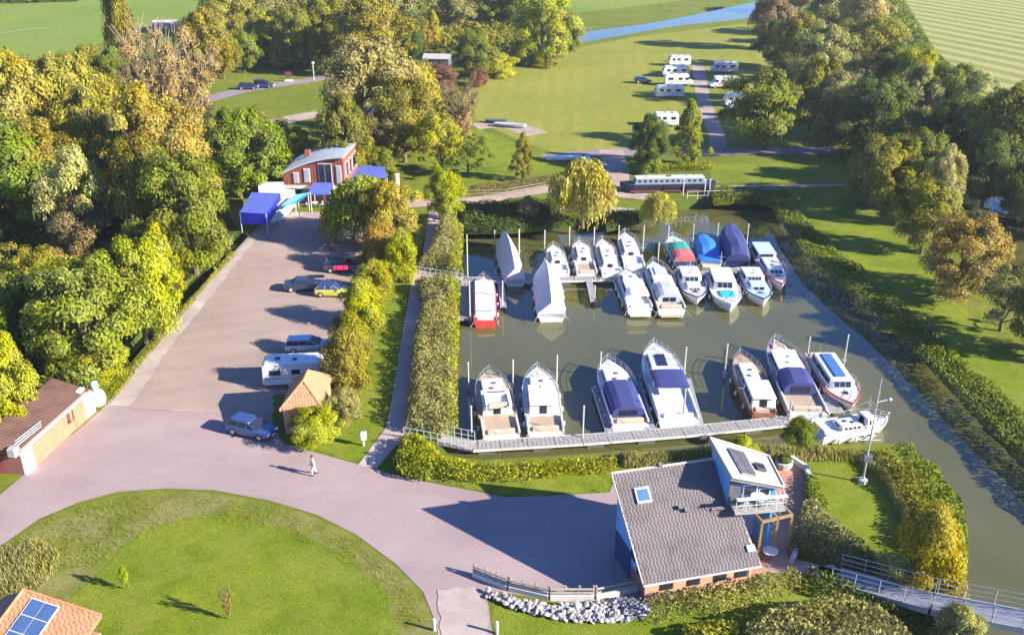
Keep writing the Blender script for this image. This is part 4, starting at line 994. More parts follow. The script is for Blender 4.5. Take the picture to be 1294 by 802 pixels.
# ------------------------------------------------------------------ jetties
def jetty(name, pts, w, z, label, group=None, boards=True, mat=None):
    """floating walkway: deck panels, side beams, floats"""
    c = [G(x, y, z) for x, y in pts]; root = thing(name, label, 'jetty', (c[0].x, c[0].y, WZ), 0, group); o = Vector((c[0].x, c[0].y, 0))
    bm_ = MB()
    for a, b in zip(c[:-1], c[1:]):
        a = Vector((a.x,a.y,0))-o; b = Vector((b.x,b.y,0))-o; d = (b-a); L = d.length; d.normalize(); rz = math.atan2(d.y,d.x); nr = Vector((-d.y,d.x,0))
        n = max(1, round(L/2.4)); st = L/n; zz = z-WZ
        for i in range(n):
            m = a+d*(st*(i+.5)); q = MB(); nb = 6
            for k in range(nb):      # six boards per deck panel, a real gap between them
                q.box((-st/2+0.02+(k+.5)*(st-.04)/nb,0,0),((st-.04)/nb-0.03,w,0.05))
            q.build('deck_panel', mat or DECKB, root, loc=(m.x,m.y,zz+random.uniform(-.004,.004)), rz=rz)
            if i % 2 == 0: fl = MB(); fl.box((m.x,m.y,zz-0.42),(1.5,w*0.8,0.5),rz); fl.build('float', DGREY, root)
        for sd in (-1,1):
            m = (a+b)/2+nr*sd*(w/2+0.03); bm_.box((m.x,m.y,zz-0.06),(L,0.08,0.2),rz)
    bm_.build('side_beam', CONC if w > 1.2 else GALV, root)
    return root
JZ = -0.65
jetty('jetty', [(597,563),(735,555),(863,545),(1000,531),(1046,524)], 1.45, JZ, 'long pale near jetty with the large boats along it')
jetty('jetty', [(583,353),(700,353),(850,349),(905,345),(960,337)], 1.3, JZ, 'far jetty with small boats moored on both its sides')
jetty('jetty', [(872,252),(975,248)], 1.2, -0.5, 'short quay jetty below the black canal boat')
FG = 'finger pontoons between the boats'
for pts, lb in (([(752,489),(772,552)],'finger pontoon left of the white cruiser with a long navy canopy'),([(868,478),(886,542)],'finger pontoon right of the largest white cruiser'),
    ([(589,357),(588,405)],'wide blue shaded finger pontoon at the far left of the far jetty'),([(633,357),(636,388)],'finger pontoon right of the flat white covered barge'),
    ([(744,353),(750,381)],'finger pontoon alone in open water below the far jetty'),([(778,353),(790,382)],'finger pontoon left of the white flybridge screen cruiser'),
    ([(805,470+12),(826,550)],'finger pontoon between the two navy hooded cruisers'),([(960,505),(985,533)],'finger pontoon right of the brown wooden boat'),([(1040,498),(1058,522)],'wide brown finger pontoon at the near jetty end')):
    jetty('finger_pontoon', pts, 0.55 if 'wide' not in lb else 1.3, JZ, lb, FG, mat=None)
# gangways with railings
def rail_posts(mb, a, b, h, n, r=0.025, rails=(1.0,0.5)):
    for i in range(n+1):
        p = a.lerp(b, i/n); mb.tube(p, p+Vector((0,0,h)), r, 5)
    for k in rails: mb.tube(a+Vector((0,0,h*k)), b+Vector((0,0,h*k)), r*0.9, 5)
def gangway(pa, pb, za, zb, w, label, h=1.0, n=10):
    a = G(*pa, za); b = G(*pb, zb); root = thing('gangway', label, 'gangway', (a.x,a.y,za)); B_ = b-a; d = Vector((B_.x,B_.y,0)).normalized(); nr = Vector((-d.y,d.x,0))*w/2
    dk = MB(); dk.hexa([tuple(p) for p in (-nr-Vector((0,0,.12)), B_-nr-Vector((0,0,.12)), B_+nr-Vector((0,0,.12)), nr-Vector((0,0,.12)), -nr, B_-nr, B_+nr, nr)]); dk.build('deck', DECKB, root)
    for s in (-1,1):
        q = MB(); rail_posts(q, nr*s, B_+nr*s, h, n, 0.035); q.build('railing', GALV, root)
    return root
gangway((513,547),(598,563),0.1,JZ+.06,1.4,'pale gangway from the footpath down to the near jetty')
gangway((519,343),(584,353),0.1,JZ+.06,1.1,'narrow gangway across the hedge to the far jetty')

# mooring piles
PL = [((591,357),298,'tallest pale pile at the left end of the far jetty'),((594,409),356,'pile beside the left flank of the flat white covered barge'),((625,318),292,'pile left of the tall peaked tarpaulin boat'),((656,322),291,'pile right of the tall peaked tarpaulin boat'),
 ((688,320),292,'pile left of the smallest white cabin boat'),((719,316),288,'pile right of the smallest white cabin boat'),((750,318),288,'pile left of the plain white cruiser'),((781,312),286,'pile left of the cruiser with the square bow rail frame'),((812,318),286,'pile right of the cruiser with the square bow rail frame'),
 ((831,334),308,'pile in front of the grey canopied cruiser'),((843,318),287,'pile left of the green tarpaulin boat'),((875,306),284,'pile left of the bright blue tarpaulin boat'),((905,312),283,'pile between the bright blue and the navy tarpaulins'),((943,312),284,'pile right of the navy tarpaulin boat'),
 ((635,391),356,'pile at the tip of the finger right of the flat white barge'),((751,383),362,'pile at the tip of the lone finger pontoon'),((711,392),368,'pile right of the large peaked tarpaulin boat'),
 ((592,492),459,'pile in open water left of the cream cruiser'),((648,491),456,'pile between the bows of the cream and the all white cruiser'),((703,493),450,'pile right of the all white cruiser bow'),((758,476),446,'pile at the bow of the long navy canopy cruiser'),((864,477),440,'pile right of the largest cruiser bow'),
 ((915,477),436,'pile left of the brown wooden boat'),((974,462),430,'pile at the bow of the white and blue cruiser'),((1019,458),427,'pile between the bimini cruiser and the blue roof light boat'),((1066,461),424,'pile right of the blue roof light boat'),
 ((596,556),514,'pile at the foot of the near gangway'),((736,559),514,'pile on the near jetty between the second and third cruiser'),((862,541),493,'pile on the near jetty behind the largest cruiser'),((996,537),508,'pile on the near jetty right of the brown wooden boat')]
for (b, top, lb) in PL:
    p = G(*b, WZ); h = height_at(p, top)-WZ; q = thing('mooring_pile', lb, 'pile', (p.x,p.y,WZ), 0, 'mooring piles')
    m = MB(); m.tube((0,0,-.6),(0,0,h),0.078,8); m.build('post', PILE, q)
    m = MB(); m.loft([[(r*math.cos(a),r*math.sin(a),z) for a in [k*math.pi/4 for k in range(8)]] for z,r in ((h,.10),(h+.07,.10),(h+.16,.02))]); m.build('cap', PILE, q)
    m = MB()
    for k in range(8):
        a0,a1 = k*math.pi/4,(k+1)*math.pi/4; m.tube((.2*math.cos(a0),.2*math.sin(a0),.55),(.2*math.cos(a1),.2*math.sin(a1),.55),.03,4)
    m.build('guide_ring', GALV, q)

# ------------------------------------------------------------------ buildings
BLUEW=paint('blue_cladding',(0.16,0.36,0.66),0.6,var=0.05); BLUEB=paint('bright_blue_render',(0.04,0.25,0.62),0.6,var=0.05)
TILEG=paint('grey_brown_tile',(0.135,0.112,0.114),0.8,var=0.2,scale=0.7,bmp=0.4); TILEO=paint('orange_tile',(0.44,0.20,0.10),0.8,var=0.13,scale=1.2,bmp=0.4)
TILEM=paint('maroon_sheet',(0.14,0.075,0.055),0.7,var=0.2,scale=0.8,bmp=0.4); TRIM=paint('pale_trim',(0.48,0.42,0.36),0.7,var=0.08); ZINC=paint('zinc_sheet',(0.50,0.53,0.56),0.45,0.3,var=0.08,scale=0.6)
MEMB=paint('pale_roof_membrane',(0.32,0.29,0.27),0.8,var=0.10,scale=0.6,bmp=0.2); SOLAR=paint('solar_cells',(0.10,0.09,0.10),0.35,var=0.15); SOLARB=paint('blue_solar_cells',(0.045,0.085,0.20),0.5,var=0.1)
WPAINT=paint('white_render',(0.72,0.71,0.68),0.8,var=0.08); AWN=paint('blue_awning',(0.08,0.11,0.40),0.7,var=0.1,bmp=0.3); AWND=paint('deep_blue_side',(0.01,0.01,0.35),0.7,var=0.1); AWNL=paint('light_blue_sail',(0.10,0.33,0.60),0.7,var=0.08,bmp=0.3)
CORTEN=paint('ochre_steel_frame',(0.28,0.18,0.07),0.6,var=0.12); MAROON=paint('maroon_panel',(0.16,0.03,0.03),0.6,var=0.15); ORANGEW=brick_mat('pale_orange_brick',(0.46,0.19,0.095),(0.39,0.15,0.075),(0.36,0.22,0.16)) or paint('orange_render',(0.56,0.33,0.21),0.85,var=0.1,scale=1,bmp=0.3)
CLAD=paint('rust_red_boards',(0.27,0.075,0.045),0.75,var=0.18,scale=1.5,bmp=0.4)
V=Vector
def slab(name, q, th, mat, root, o, lab=None):
    """a plate with four (or more) given top corners"""
    a,b,c = (V(q[0]),V(q[1]),V(q[2])); n = (b-a).cross(c-a).normalized()
    if n.z < 0: n = -n; q = q[::-1]
    n_ = len(q); m = MB(); top = [V(p)-o for p in q]; bot = [p-n*th for p in top]
    m.add(top+bot, [tuple(range(n_)), tuple(range(2*n_-1,n_-1,-1))]+[(i,i+n_,(i+1)%n_+n_,(i+1)%n_) for i in range(n_)])
    return m.build(name, mat, root)
def roof_tiles(poly, o, root, mat, tw=0.33, th=0.36, name='roof_tile', clipf=0.0):
    """overlapping curved tiles laid row by row over a sloping polygon, joined in one part"""
    P_ = [V(p)-o for p in poly]; n = (P_[1]-P_[0]).cross(P_[2]-P_[0]).normalized()
    if n.z < 0: n = -n
    up = (V((0,0,1))-n*n.z).normalized(); rt = up.cross(n).normalized()
    q2 = [(p.dot(rt), p.dot(up)) for p in P_]; base = P_[0].dot(n)
    def ins(x,y):
        c=False
        for i in range(len(q2)):
            a,b=q2[i],q2[i-1]
            if (a[1]>y)!=(b[1]>y) and x<(b[0]-a[0])*(y-a[1])/(b[1]-a[1])+a[0]: c=not c
        return c
    x0=min(p[0] for p in q2);x1=max(p[0] for p in q2);y0=min(p[1] for p in q2);y1=max(p[1] for p in q2)
    m = MB(); j = 0; y = y0+th/2
    while y < y1:
        x = x0+tw/2+(tw/2 if j%2 else 0)*0.5
        while x < x1:
            if ins(x,y):
                w=tw*0.49; jt=random.uniform(-.006,.006); pr=[]
                for yy,hh in ((y-th*0.56,0.060+jt),(y+th*0.5,0.018)):
                    for xx,h2 in ((-w,0.0),(-w*0.45,0.026),(w*0.25,0.026),(w,0.0)):
                        pr.append(rt*(x+xx)+up*yy+n*(base+hh+h2))
                lo=[p-n*0.04 for p in pr[:4]]
                m.add(pr+lo,[(0,1,5,4),(1,2,6,5),(2,3,7,6),(0,8,9,1),(1,9,10,2),(2,10,11,3)])
            x += tw
        y += th*0.93; j += 1
    return m.build(name, mat, root, kind='stuff')
def quad_on(a, b, c, d, off, th, name, mat, root, o):
    """a plate lying parallel to and just proud of the surface through a,b,c,d"""
    a,b,c,d=(V(p) for p in (a,b,c,d)); n=(b-a).cross(d-a).normalized()*off; n1=(b-a).cross(d-a).normalized()*th
    m=MB(); m.hexa([tuple(p+n-o) for p in (a,b,c,d)]+[tuple(p+n+n1-o) for p in (a,b,c,d)]); return m.build(name,mat,root)
def lerp2(A,B,C,D,u,v): return (V(A)*(1-u)+V(B)*u)*(1-v)+(V(D)*(1-u)+V(C)*u)*v

# harbour office with the big tiled roof
BAL=[]
def harbour_office():
    h1,h2=1.9,6.5
    C2=G(773,598,h2);C1=G(813,738,h1);C4=G(962,713,h1); u=(C4-C1); u2=V((u.x,u.y,0)); C5=C2+u2*0.93
    o=V((C1.x,C1.y,0)); root=thing('harbour_office','harbour office with a big grey-brown tiled single-slope roof and blue side walls','building',o)
    slab('roof',[C1,C4,C5,C2],0.22,TRIM,root,o)
    roof_tiles([C1,C4,C5,C2],o,root,TILEG,0.25,0.28)
    # walls set back under the overhang
    def ins(p,du,dv):
        e1=u2.normalized(); e2=V((C2.x-C1.x,C2.y-C1.y,0)).normalized(); return V((p.x,p.y,0))+e1*du+e2*dv
    W1,W4,W5,W2=ins(C1,.35,.45),ins(C4,-.35,.45),ins(C5,-.35,-.4),ins(C2,.35,-.4)
    def zat(p):
        n=(C4-C1).cross(C2-C1); return C1.z-((p.x-C1.x)*n.x+(p.y-C1.y)*n.y)/n.z-0.26
    def wall(a,b,z0,z1,mat,name,th=0.2):
        d=(b-a).normalized(); nr=V((d.y,-d.x,0))*th; za=z1 if z1 is not None else None
        ta=zat(a) if z1 is None else z1; tb=zat(b) if z1 is None else z1
        m=MB(); A0,B0=a-o,b-o
        m.hexa([(A0.x,A0.y,z0),(B0.x,B0.y,z0),(B0.x-nr.x,B0.y-nr.y,z0),(A0.x-nr.x,A0.y-nr.y,z0),(A0.x,A0.y,ta),(B0.x,B0.y,tb),(B0.x-nr.x,B0.y-nr.y,tb),(A0.x-nr.x,A0.y-nr.y,ta)]); return m.build(name,mat,root)
    wall(W2,W1,0,1.3,M_brick_red,'brick_base'); wall(W2,W1,1.302,None,BLUEW,'blue_wall'); wall(W1,W4,0,None,M_brick_orange,'front_wall')
    wall(W4,W5,0,None,M_brick_orange,'side_wall'); wall(W5,W2,0,None,BLUEW,'rear_wall')
    # openings
    e=(W1-W2).normalized(); nr=V((e.y,-e.x,0))
    for f,w,z0,z1 in ((.62,.9,1.9,2.7),(.80,.7,1.4,1.95)):
        p=W2.lerp(W1,f)+nr*0.02-o; m=MB(); m.box((p.x,p.y,(z0+z1)/2),(w,0.08,z1-z0),math.atan2(e.y,e.x)); f_=m.build('window',WHITE,root)
        q=p+nr*0.05; m=MB(); m.box((q.x,q.y,(z0+z1)/2),(w-.14,0.04,z1-z0-.14),math.atan2(e.y,e.x)); m.build('pane',GLASS,f_)
    p=W2.lerp(W1,.28)+nr*0.03-o; m=MB(); m.box((p.x,p.y,1.1),(2.6,.08,2.2),math.atan2(e.y,e.x)); m.build('garage_door',NAVYH,root)
    e=(W4-W1).normalized(); nr=V((e.y,-e.x,0))
    for f in (.2,.45,.7,.9):
        p=W1.lerp(W4,f)+nr*0.02-o; m=MB(); m.box((p.x,p.y,1.05),(0.9,0.08,0.6),math.atan2(e.y,e.x)); f_=m.build('window',DWOOD,root)
        q=p+nr*0.05; m=MB(); m.box((q.x,q.y,1.05),(0.76,0.04,0.46),math.atan2(e.y,e.x)); m.build('pane',GLASS,f_)
    # gutter, ridge flashing
    m=MB(); m.tube(C1-o+V((0,-.06,-.1)),C4-o+V((0,-.06,-.1)),.08,8); m.build('gutter',TRIM,root)
    m=MB(); m.tube(C2-o+V((0,0,.04)),C5-o+V((0,0,.04)),.09,6); m.build('ridge_capping',TRIM,root)
    m=MB(); m.tube(C2-o+V((-.03,0,.03)),C1-o+V((-.03,0,.03)),.06,6); m.build('verge_capping',TRIM,root)
    # roof light with frame, two small vents
    def on(px,py):
        # point of the roof plane seen at a pixel
        n=(C4-C1).cross(C2-C1); r0=V((0,0,CAM_H)); g=G(px,py,0)-r0; t=(C1-r0).dot(n)/g.dot(n); return r0+g*t
    e1=(C4-C1).normalized(); n=(C4-C1).cross(C2-C1).normalized(); e2=n.cross(e1)
    c=on(812,626)
    def plate(c,w,l,z0,z1,name,mat,par):
        m=MB(); m.hexa([tuple(c+e1*a+e2*b+n*z-o) for z in (z0,z1) for a,b in ((-w,-l),(w,-l),(w,l),(-w,l))]); return m.build(name,mat,par)
    f_=plate(c,.52,.55,.03,.20,'roof_window',ZINC,root); plate(c,.38,.40,.201,.225,'pane',BGLASS,f_)
    for px,py in ((858,642),(866,645),(833,588)): plate(on(px,py),.13,.13,.05,.34,'roof_vent',DGREY,root)
    c=on(948,693); plate(c,.28,.22,.05,.2,'roof_vent',ZINC,root)
    # raised tile-coloured strip standing in for a shadow line on the right part
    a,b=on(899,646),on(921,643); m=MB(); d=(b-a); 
    m.hexa([tuple(p-o) for p in (a+n*.03,b+n*.03,b+n*.03+e2*.25,a+n*.03+e2*.25,a+n*.16,b+n*.16,b+n*.14+e2*.25,a+n*.14+e2*.25)]); m.build('shadow_strip',TILEG,root)
    # upper volume with the pale mono-pitch roof
    P1,P2,P3,P4=G(897,553,7.9),G(925,603,7.1),G(991,615,5.9),G(971,576,6.6)
    slab('upper_roof',[P1,P2,P3,P4],0.28,MEMB,root,o)
    def nn(u_,v_): return lerp2(P1,P2,P3,P4,u_,v_)    # u down the left edge, v to the right
    def up(c,name,mat,z0,z1,u0,u1,v0,v1,par=root):
        n_=(P2-P1).cross(P4-P1).normalized(); n_=n_ if n_.z>0 else -n_
        q=[nn(u0,v0),nn(u1,v0),nn(u1,v1),nn(u0,v1)]; m=MB(); m.hexa([tuple(p+n_*z-o) for z in (z0,z1) for p in q]); return m.build(name,mat,par)
    pan=up(None,'solar_frame',GALV,.05,.10,.17,.86,.24,.52)
    for i in range(4):
        for j in range(2):
            up(None,'solar_panel',SOLAR,.102,.13,.18+i*.17,.18+i*.17+.155,.25+j*.135,.25+j*.135+.125,pan)
    q=up(None,'roof_window',DGREY,.03,.16,.42,.62,.62,.78); up(None,'pane',GLASS,.161,.18,.45,.59,.64,.76,q)
    m=MB(); 
    for a,b in ((P1,P2),(P2,P3),(P3,P4),(P4,P1)): m.tube(a-o+V((0,0,.03)),b-o+V((0,0,.03)),.09,6)
    m.build('roof_edge_trim',TRIM,root)
    q=[nn(.05,.04),nn(.86,.04),nn(.86,.90),nn(.05,.90)]
    def upwall(a,b,zb,mat,name,flip=False):
        m=MB(); d=V((b.x-a.x,b.y-a.y,0)).normalized(); w=V((d.y,-d.x,0))*.16; A,B=a-o,b-o
        m.hexa([(A.x,A.y,zb),(B.x,B.y,zb),(B.x-w.x,B.y-w.y,zb),(A.x-w.x,A.y-w.y,zb),(A.x,A.y,A.z-.30),(B.x,B.y,B.z-.30),(B.x-w.x,B.y-w.y,B.z-.30),(A.x-w.x,A.y-w.y,A.z-.30)]); return m.build(name,mat,root)
    upwall(q[0],q[1],0,BLUEW,'upper_wall'); upwall(q[1],q[2],4.5,BLUEB,'upper_wall'); upwall(q[2],q[3],0,BLUEB,'upper_wall'); upwall(q[3],q[0],0,BLUEW,'upper_wall'); bk=V((q[0].x-q[1].x,q[0].y-q[1].y,0)).normalized()*2.4; LW=[V((t.x,t.y,4.9))+bk for t in (q[1].lerp(q[2],.35),q[2])]; upwall(LW[0],LW[1],0,M_brick_orange,'lower_wall')
    F0,F1=V((q[1].x,q[1].y,0)),V((q[2].x,q[2].y,0)); e=(F1-F0).normalized(); nr=V((e.y,-e.x,0)); an=math.atan2(e.y,e.x)
    for f,w,z0,z1,nm,mt in ((.12,.8,4.72,6.45,'door',DGREY),(.45,1.0,5.2,6.05,'window',WHITE),(.76,.8,5.1,5.7,'window',WHITE)):
        p=F0.lerp(F1,f)+nr*.03-o; m=MB(); m.box((p.x,p.y,(z0+z1)/2),(w,.1,z1-z0),an); f_=m.build(nm,mt,root)
        if nm=='window':
            p=p+nr*.06; m=MB(); m.box((p.x,p.y,(z0+z1)/2),(w-.16,.04,z1-z0-.16),an); m.build('pane',GLASS,f_)
    # balcony
    B0=F0+e*.15+nr*1.15; B1=F1+e*.35+nr*1.15; B0.z=B1.z=4.7; bd=(B1-B0); bd.z=0; be=bd.normalized(); bn=V((-be.y,be.x,0)); BAL.extend([B0,B1,bn])
    b3=B1+bn*1.12; b4=B0+bn*1.12
    slab('balcony',[B0,B1,b3,b4],.22,MEMB,root,o)
    m=MB(); rail_posts(m,B0-o,B1-o,1.0,5,.02,(1.0,.5)); rail_posts(m,B1-o,b3-o,1.0,2,.02,(1.0,.5)); m.build('balcony_railing',WHITE,root)
    m=MB(); m.box(((B0+B1)/2-o+V((0,0,1.03)))[:],(bd.length,.30,.07),math.atan2(be.y,be.x)); m.build('parapet_shelf',WHITE,root)
    return root,o
HO,ho=harbour_office()
# balcony furniture, pergola, terrace
sheet('terrace_paving', px_loop([(925,735),(985,718),(1000,700),(1016,660),(1024,620),(1012,592),(990,584),(975,600),(960,660),(925,680)],0), 0.05, M_paver)
sheet('paved_path', px_loop([(955,718),(985,703),(1020,710),(1062,722),(1056,733),(1010,724),(975,724)],0), 0.06, M_lane)
def pergola():
    a=G(957,706,0); b=G(994,697,0); z=3.1
    root=thing('pergola','ochre steel pergola frame over the red terrace below the balcony','pergola',(a.x,a.y,0)); e=(b-a); n=V((-e.y,e.x,0)).normalized()
    ps=[V((0,0,0)),V(e),V(e)+n*2.6,n*2.6,V(e)*.52,V(e)*.52+n*2.6]
    for p in ps:
        m=MB(); m.box((p.x,p.y,z/2),(.16,.16,z)); m.build('post',CORTEN,root)
    for i,j in ((0,1),(1,2),(2,3),(3,0),(4,5)):
        p,q=ps[i],ps[j]; d=q-p; m=MB(); c=(p+q)/2; m.box((c.x,c.y,z+.08+(0.003*i)),(d.length+.16,.16,.18),math.atan2(d.y,d.x)); m.build('beam',CORTEN,root)
pergola()
def terrace_wall():
    pts=[G(x,y) for x,y in ((1000,712),(1008,694),(1018,665),(1027,622),(1018,594),(996,580))]
    o=pts[0]; root=thing('terrace_wall','low pale wall curving round the outer side of the red terrace','wall',(o.x,o.y,0))
    for i,(a,b) in enumerate(zip(pts[:-1],pts[1:])):
        d=b-a; c=(a+b)/2-o; m=MB(); m.box((c.x,c.y,.25),(d.length-.02,.3,.5),math.atan2(d.y,d.x)); m.build('wall_segment',CONC,root)
terrace_wall()
def chair_mesh(name,mat,root,p,rz):
    m=MB(); ca,sa=math.cos(rz),math.sin(rz)
    def T(x,y,z): return (p[0]+x*ca-y*sa,p[1]+x*sa+y*ca,z)
def table_set(px,py,z,label,cl,tt=WHITE,grp='table sets'):
    c=G(px,py,z); t=thing('terrace_table',label,'table',c,0.3,grp)
    m=MB(); m.loft([[(.55*math.cos(a),.55*math.sin(a),zz) for a in [k*math.pi/6 for k in range(12)]] for zz in (.71,.75)]); m.build('tabletop',tt,t)
    m=MB(); m.tube((0,0,0),(0,0,.71),.04,6); m.tube((0,0,0),(0,0,.03),.28,8); m.build('leg',DGREY,t)
def chair(x,y,z,rz,label,mat,grp):
    t=thing('terrace_chair',label,'chair',(x,y,z),rz,grp)
    m=MB(); m.cbox((0,0,.45),(.46,.46,.05),.03); m.build('seat',mat,t); m=MB(); m.hexa([(-.23,-.22,.45),(-.19,-.22,.45),(-.19,.22,.45),(-.23,.22,.45),(-.31,-.2,.9),(-.27,-.2,.9),(-.27,.2,.9),(-.31,.2,.9)]); m.build('backrest',mat,t)
    for a in (-.19,.19):
        for b in (-.19,.19):
            m=MB(); m.tube((a*1.1,b*1.1,0),(a,b,.45),.02,4); m.build('leg',mat,t)
def bal(f,d): p=BAL[0].lerp(BAL[1],f)+BAL[2]*d; return V((p.x,p.y,4.72))
_p=P(bal(.5,.55)); table_set(_p[0],_p[1],4.72,'small round white table on the blue balcony','w')
chair(*bal(.25,.55),0.2,'white chair left of the small round table on the blue balcony',WHITE,'balcony chairs')
chair(*bal(.75,.55),3.0,'white chair right of the small round table on the blue balcony',WHITE,'balcony chairs')
table_set(972,706,0,'round white table near the front corner of the red terrace','w')
table_set(938,690,0,'round white table beside the tiled roof edge on the red terrace','w')
# planter at the terrace corner
q=G(990,590); pl=thing('planter','round pale planter at the far corner of the red terrace','planter',q); m=MB(); m.loft([[(r*math.cos(k*math.pi/5),r*math.sin(k*math.pi/5),z) for k in range(10)] for z,r in ((0,.6),(.6,.75),(.62,.6))]); m.build('pot',CONC,pl); m=MB(); m.ball((0,0,.8),(.6,.6,.35),9,6); m.build('soil',M_earth,pl)

# light and signal mast on the spit
def signal_mast():
    p=G(1090,609); h=height_at(p,478); root=thing('signal_mast','tall white signal mast with yardarm standing on the spit lawn','mast',(p.x,p.y,0))
    m=MB(); m.tube((0,0,0),(0,0,h*.55),.09,8,.07); m.tube((0,0,h*.55),(0,0,h),.06,8,.035); m.build('pole',GALV,root)
    m=MB(); m.loft([[(r*math.cos(k*math.pi/4),r*math.sin(k*math.pi/4),z) for k in range(8)] for z,r in ((0,.4),(.3,.35),(.34,.2))]); m.build('footing',CONC,root)
    m=MB(); m.tube((-.8,0,h*.42),(.8,0,h*.42),.04,5); m.build('yardarm',GALV,root)
    m=MB(); m.cbox((0,0,2.3),(.7,.5,.45),.04); m.build('equipment_box',DGREY,root)
    m=MB(); m.tube((0,0,h*.78),(.9,.1,h*.8),.03,5); m.ball((1.0,.1,h*.8),.14,6,5); m.build('lamp',WHITE,root)
    m=MB(); m.tube((.8,0,h*.42),(.03,0,h*.9),.012,3); m.tube((-.8,0,h*.42),(-.03,0,h*.9),.012,3); m.build('stay',STEEL,root)
signal_mast()

# footbridge
def footbridge():
    a=G(1056,727,.12); zb=2.0; L0=G(1294,783,zb); b=a+(L0-a)*1.9; b.z=zb+.3; m_=G(1180,755,1.6)
    root=thing('footbridge','grey steel footbridge crossing the river mouth at the lower right','bridge',(a.x,a.y,0)); o=V((a.x,a.y,0))
    pts=[a, V((m_.x,m_.y,1.25)), L0, b]; W=1.7; dirs=[]
    for k,(p,q) in enumerate(zip(pts[:-1],pts[1:])):
        d=q-p; e=V((d.x,d.y,0)).normalized(); n=V((-e.y,e.x,0))*W/2; N_=max(2,round(d.length/1.5))
        for i in range(N_):
            f0,f1=(i+.015)/N_,(i+.985)/N_; s=p+d*f0-o; t=p+d*f1-o; dz=V((0,0,.08)); m=MB()
            m.hexa([tuple(x) for x in (s-n-dz,t-n-dz,t+n-dz,s+n-dz,s-n,t-n,t+n,s+n)]); m.build('deck_panel',DECKG,root)
        for sd in (-1,1):
            m=MB(); s=p+n*sd*1.04-o; t=q+n*sd*1.04-o
            m.hexa([tuple(x) for x in (s-n.normalized()*.05-V((0,0,.35)),t-n.normalized()*.05-V((0,0,.35)),t+n.normalized()*.05-V((0,0,.35)),s+n.normalized()*.05-V((0,0,.35)),s-n.normalized()*.05+V((0,0,.1)),t-n.normalized()*.05+V((0,0,.1)),t+n.normalized()*.05+V((0,0,.1)),s+n.normalized()*.05+V((0,0,.1)))]); m.build('girder',GALV,root)
            m=MB(); s=s+V((0,0,.1)); t=t+V((0,0,.1)); rail_posts(m,s,t,1.15,N_,.024,(1.0,.66,.33)); m.build('railing',GALV,root)
    for pt in (pts[1],pts[2]+(b-pts[2])*.6):
        m=MB(); m.box((pt.x-o.x,pt.y-o.y,(pt.z-.35+WZ-1)/2),(.45,1.3,pt.z-.35-WZ+1),.25); m.build('pier',GALV,root)
    m=MB(); m.box((0,0,-.25),(1.2,2.4,.62),.3); m.build('abutment',CONC,root)
DECKG=paint('grey_bridge_deck',(0.26,0.26,0.30),0.8,var=0.12,bmp=0.3)
footbridge()

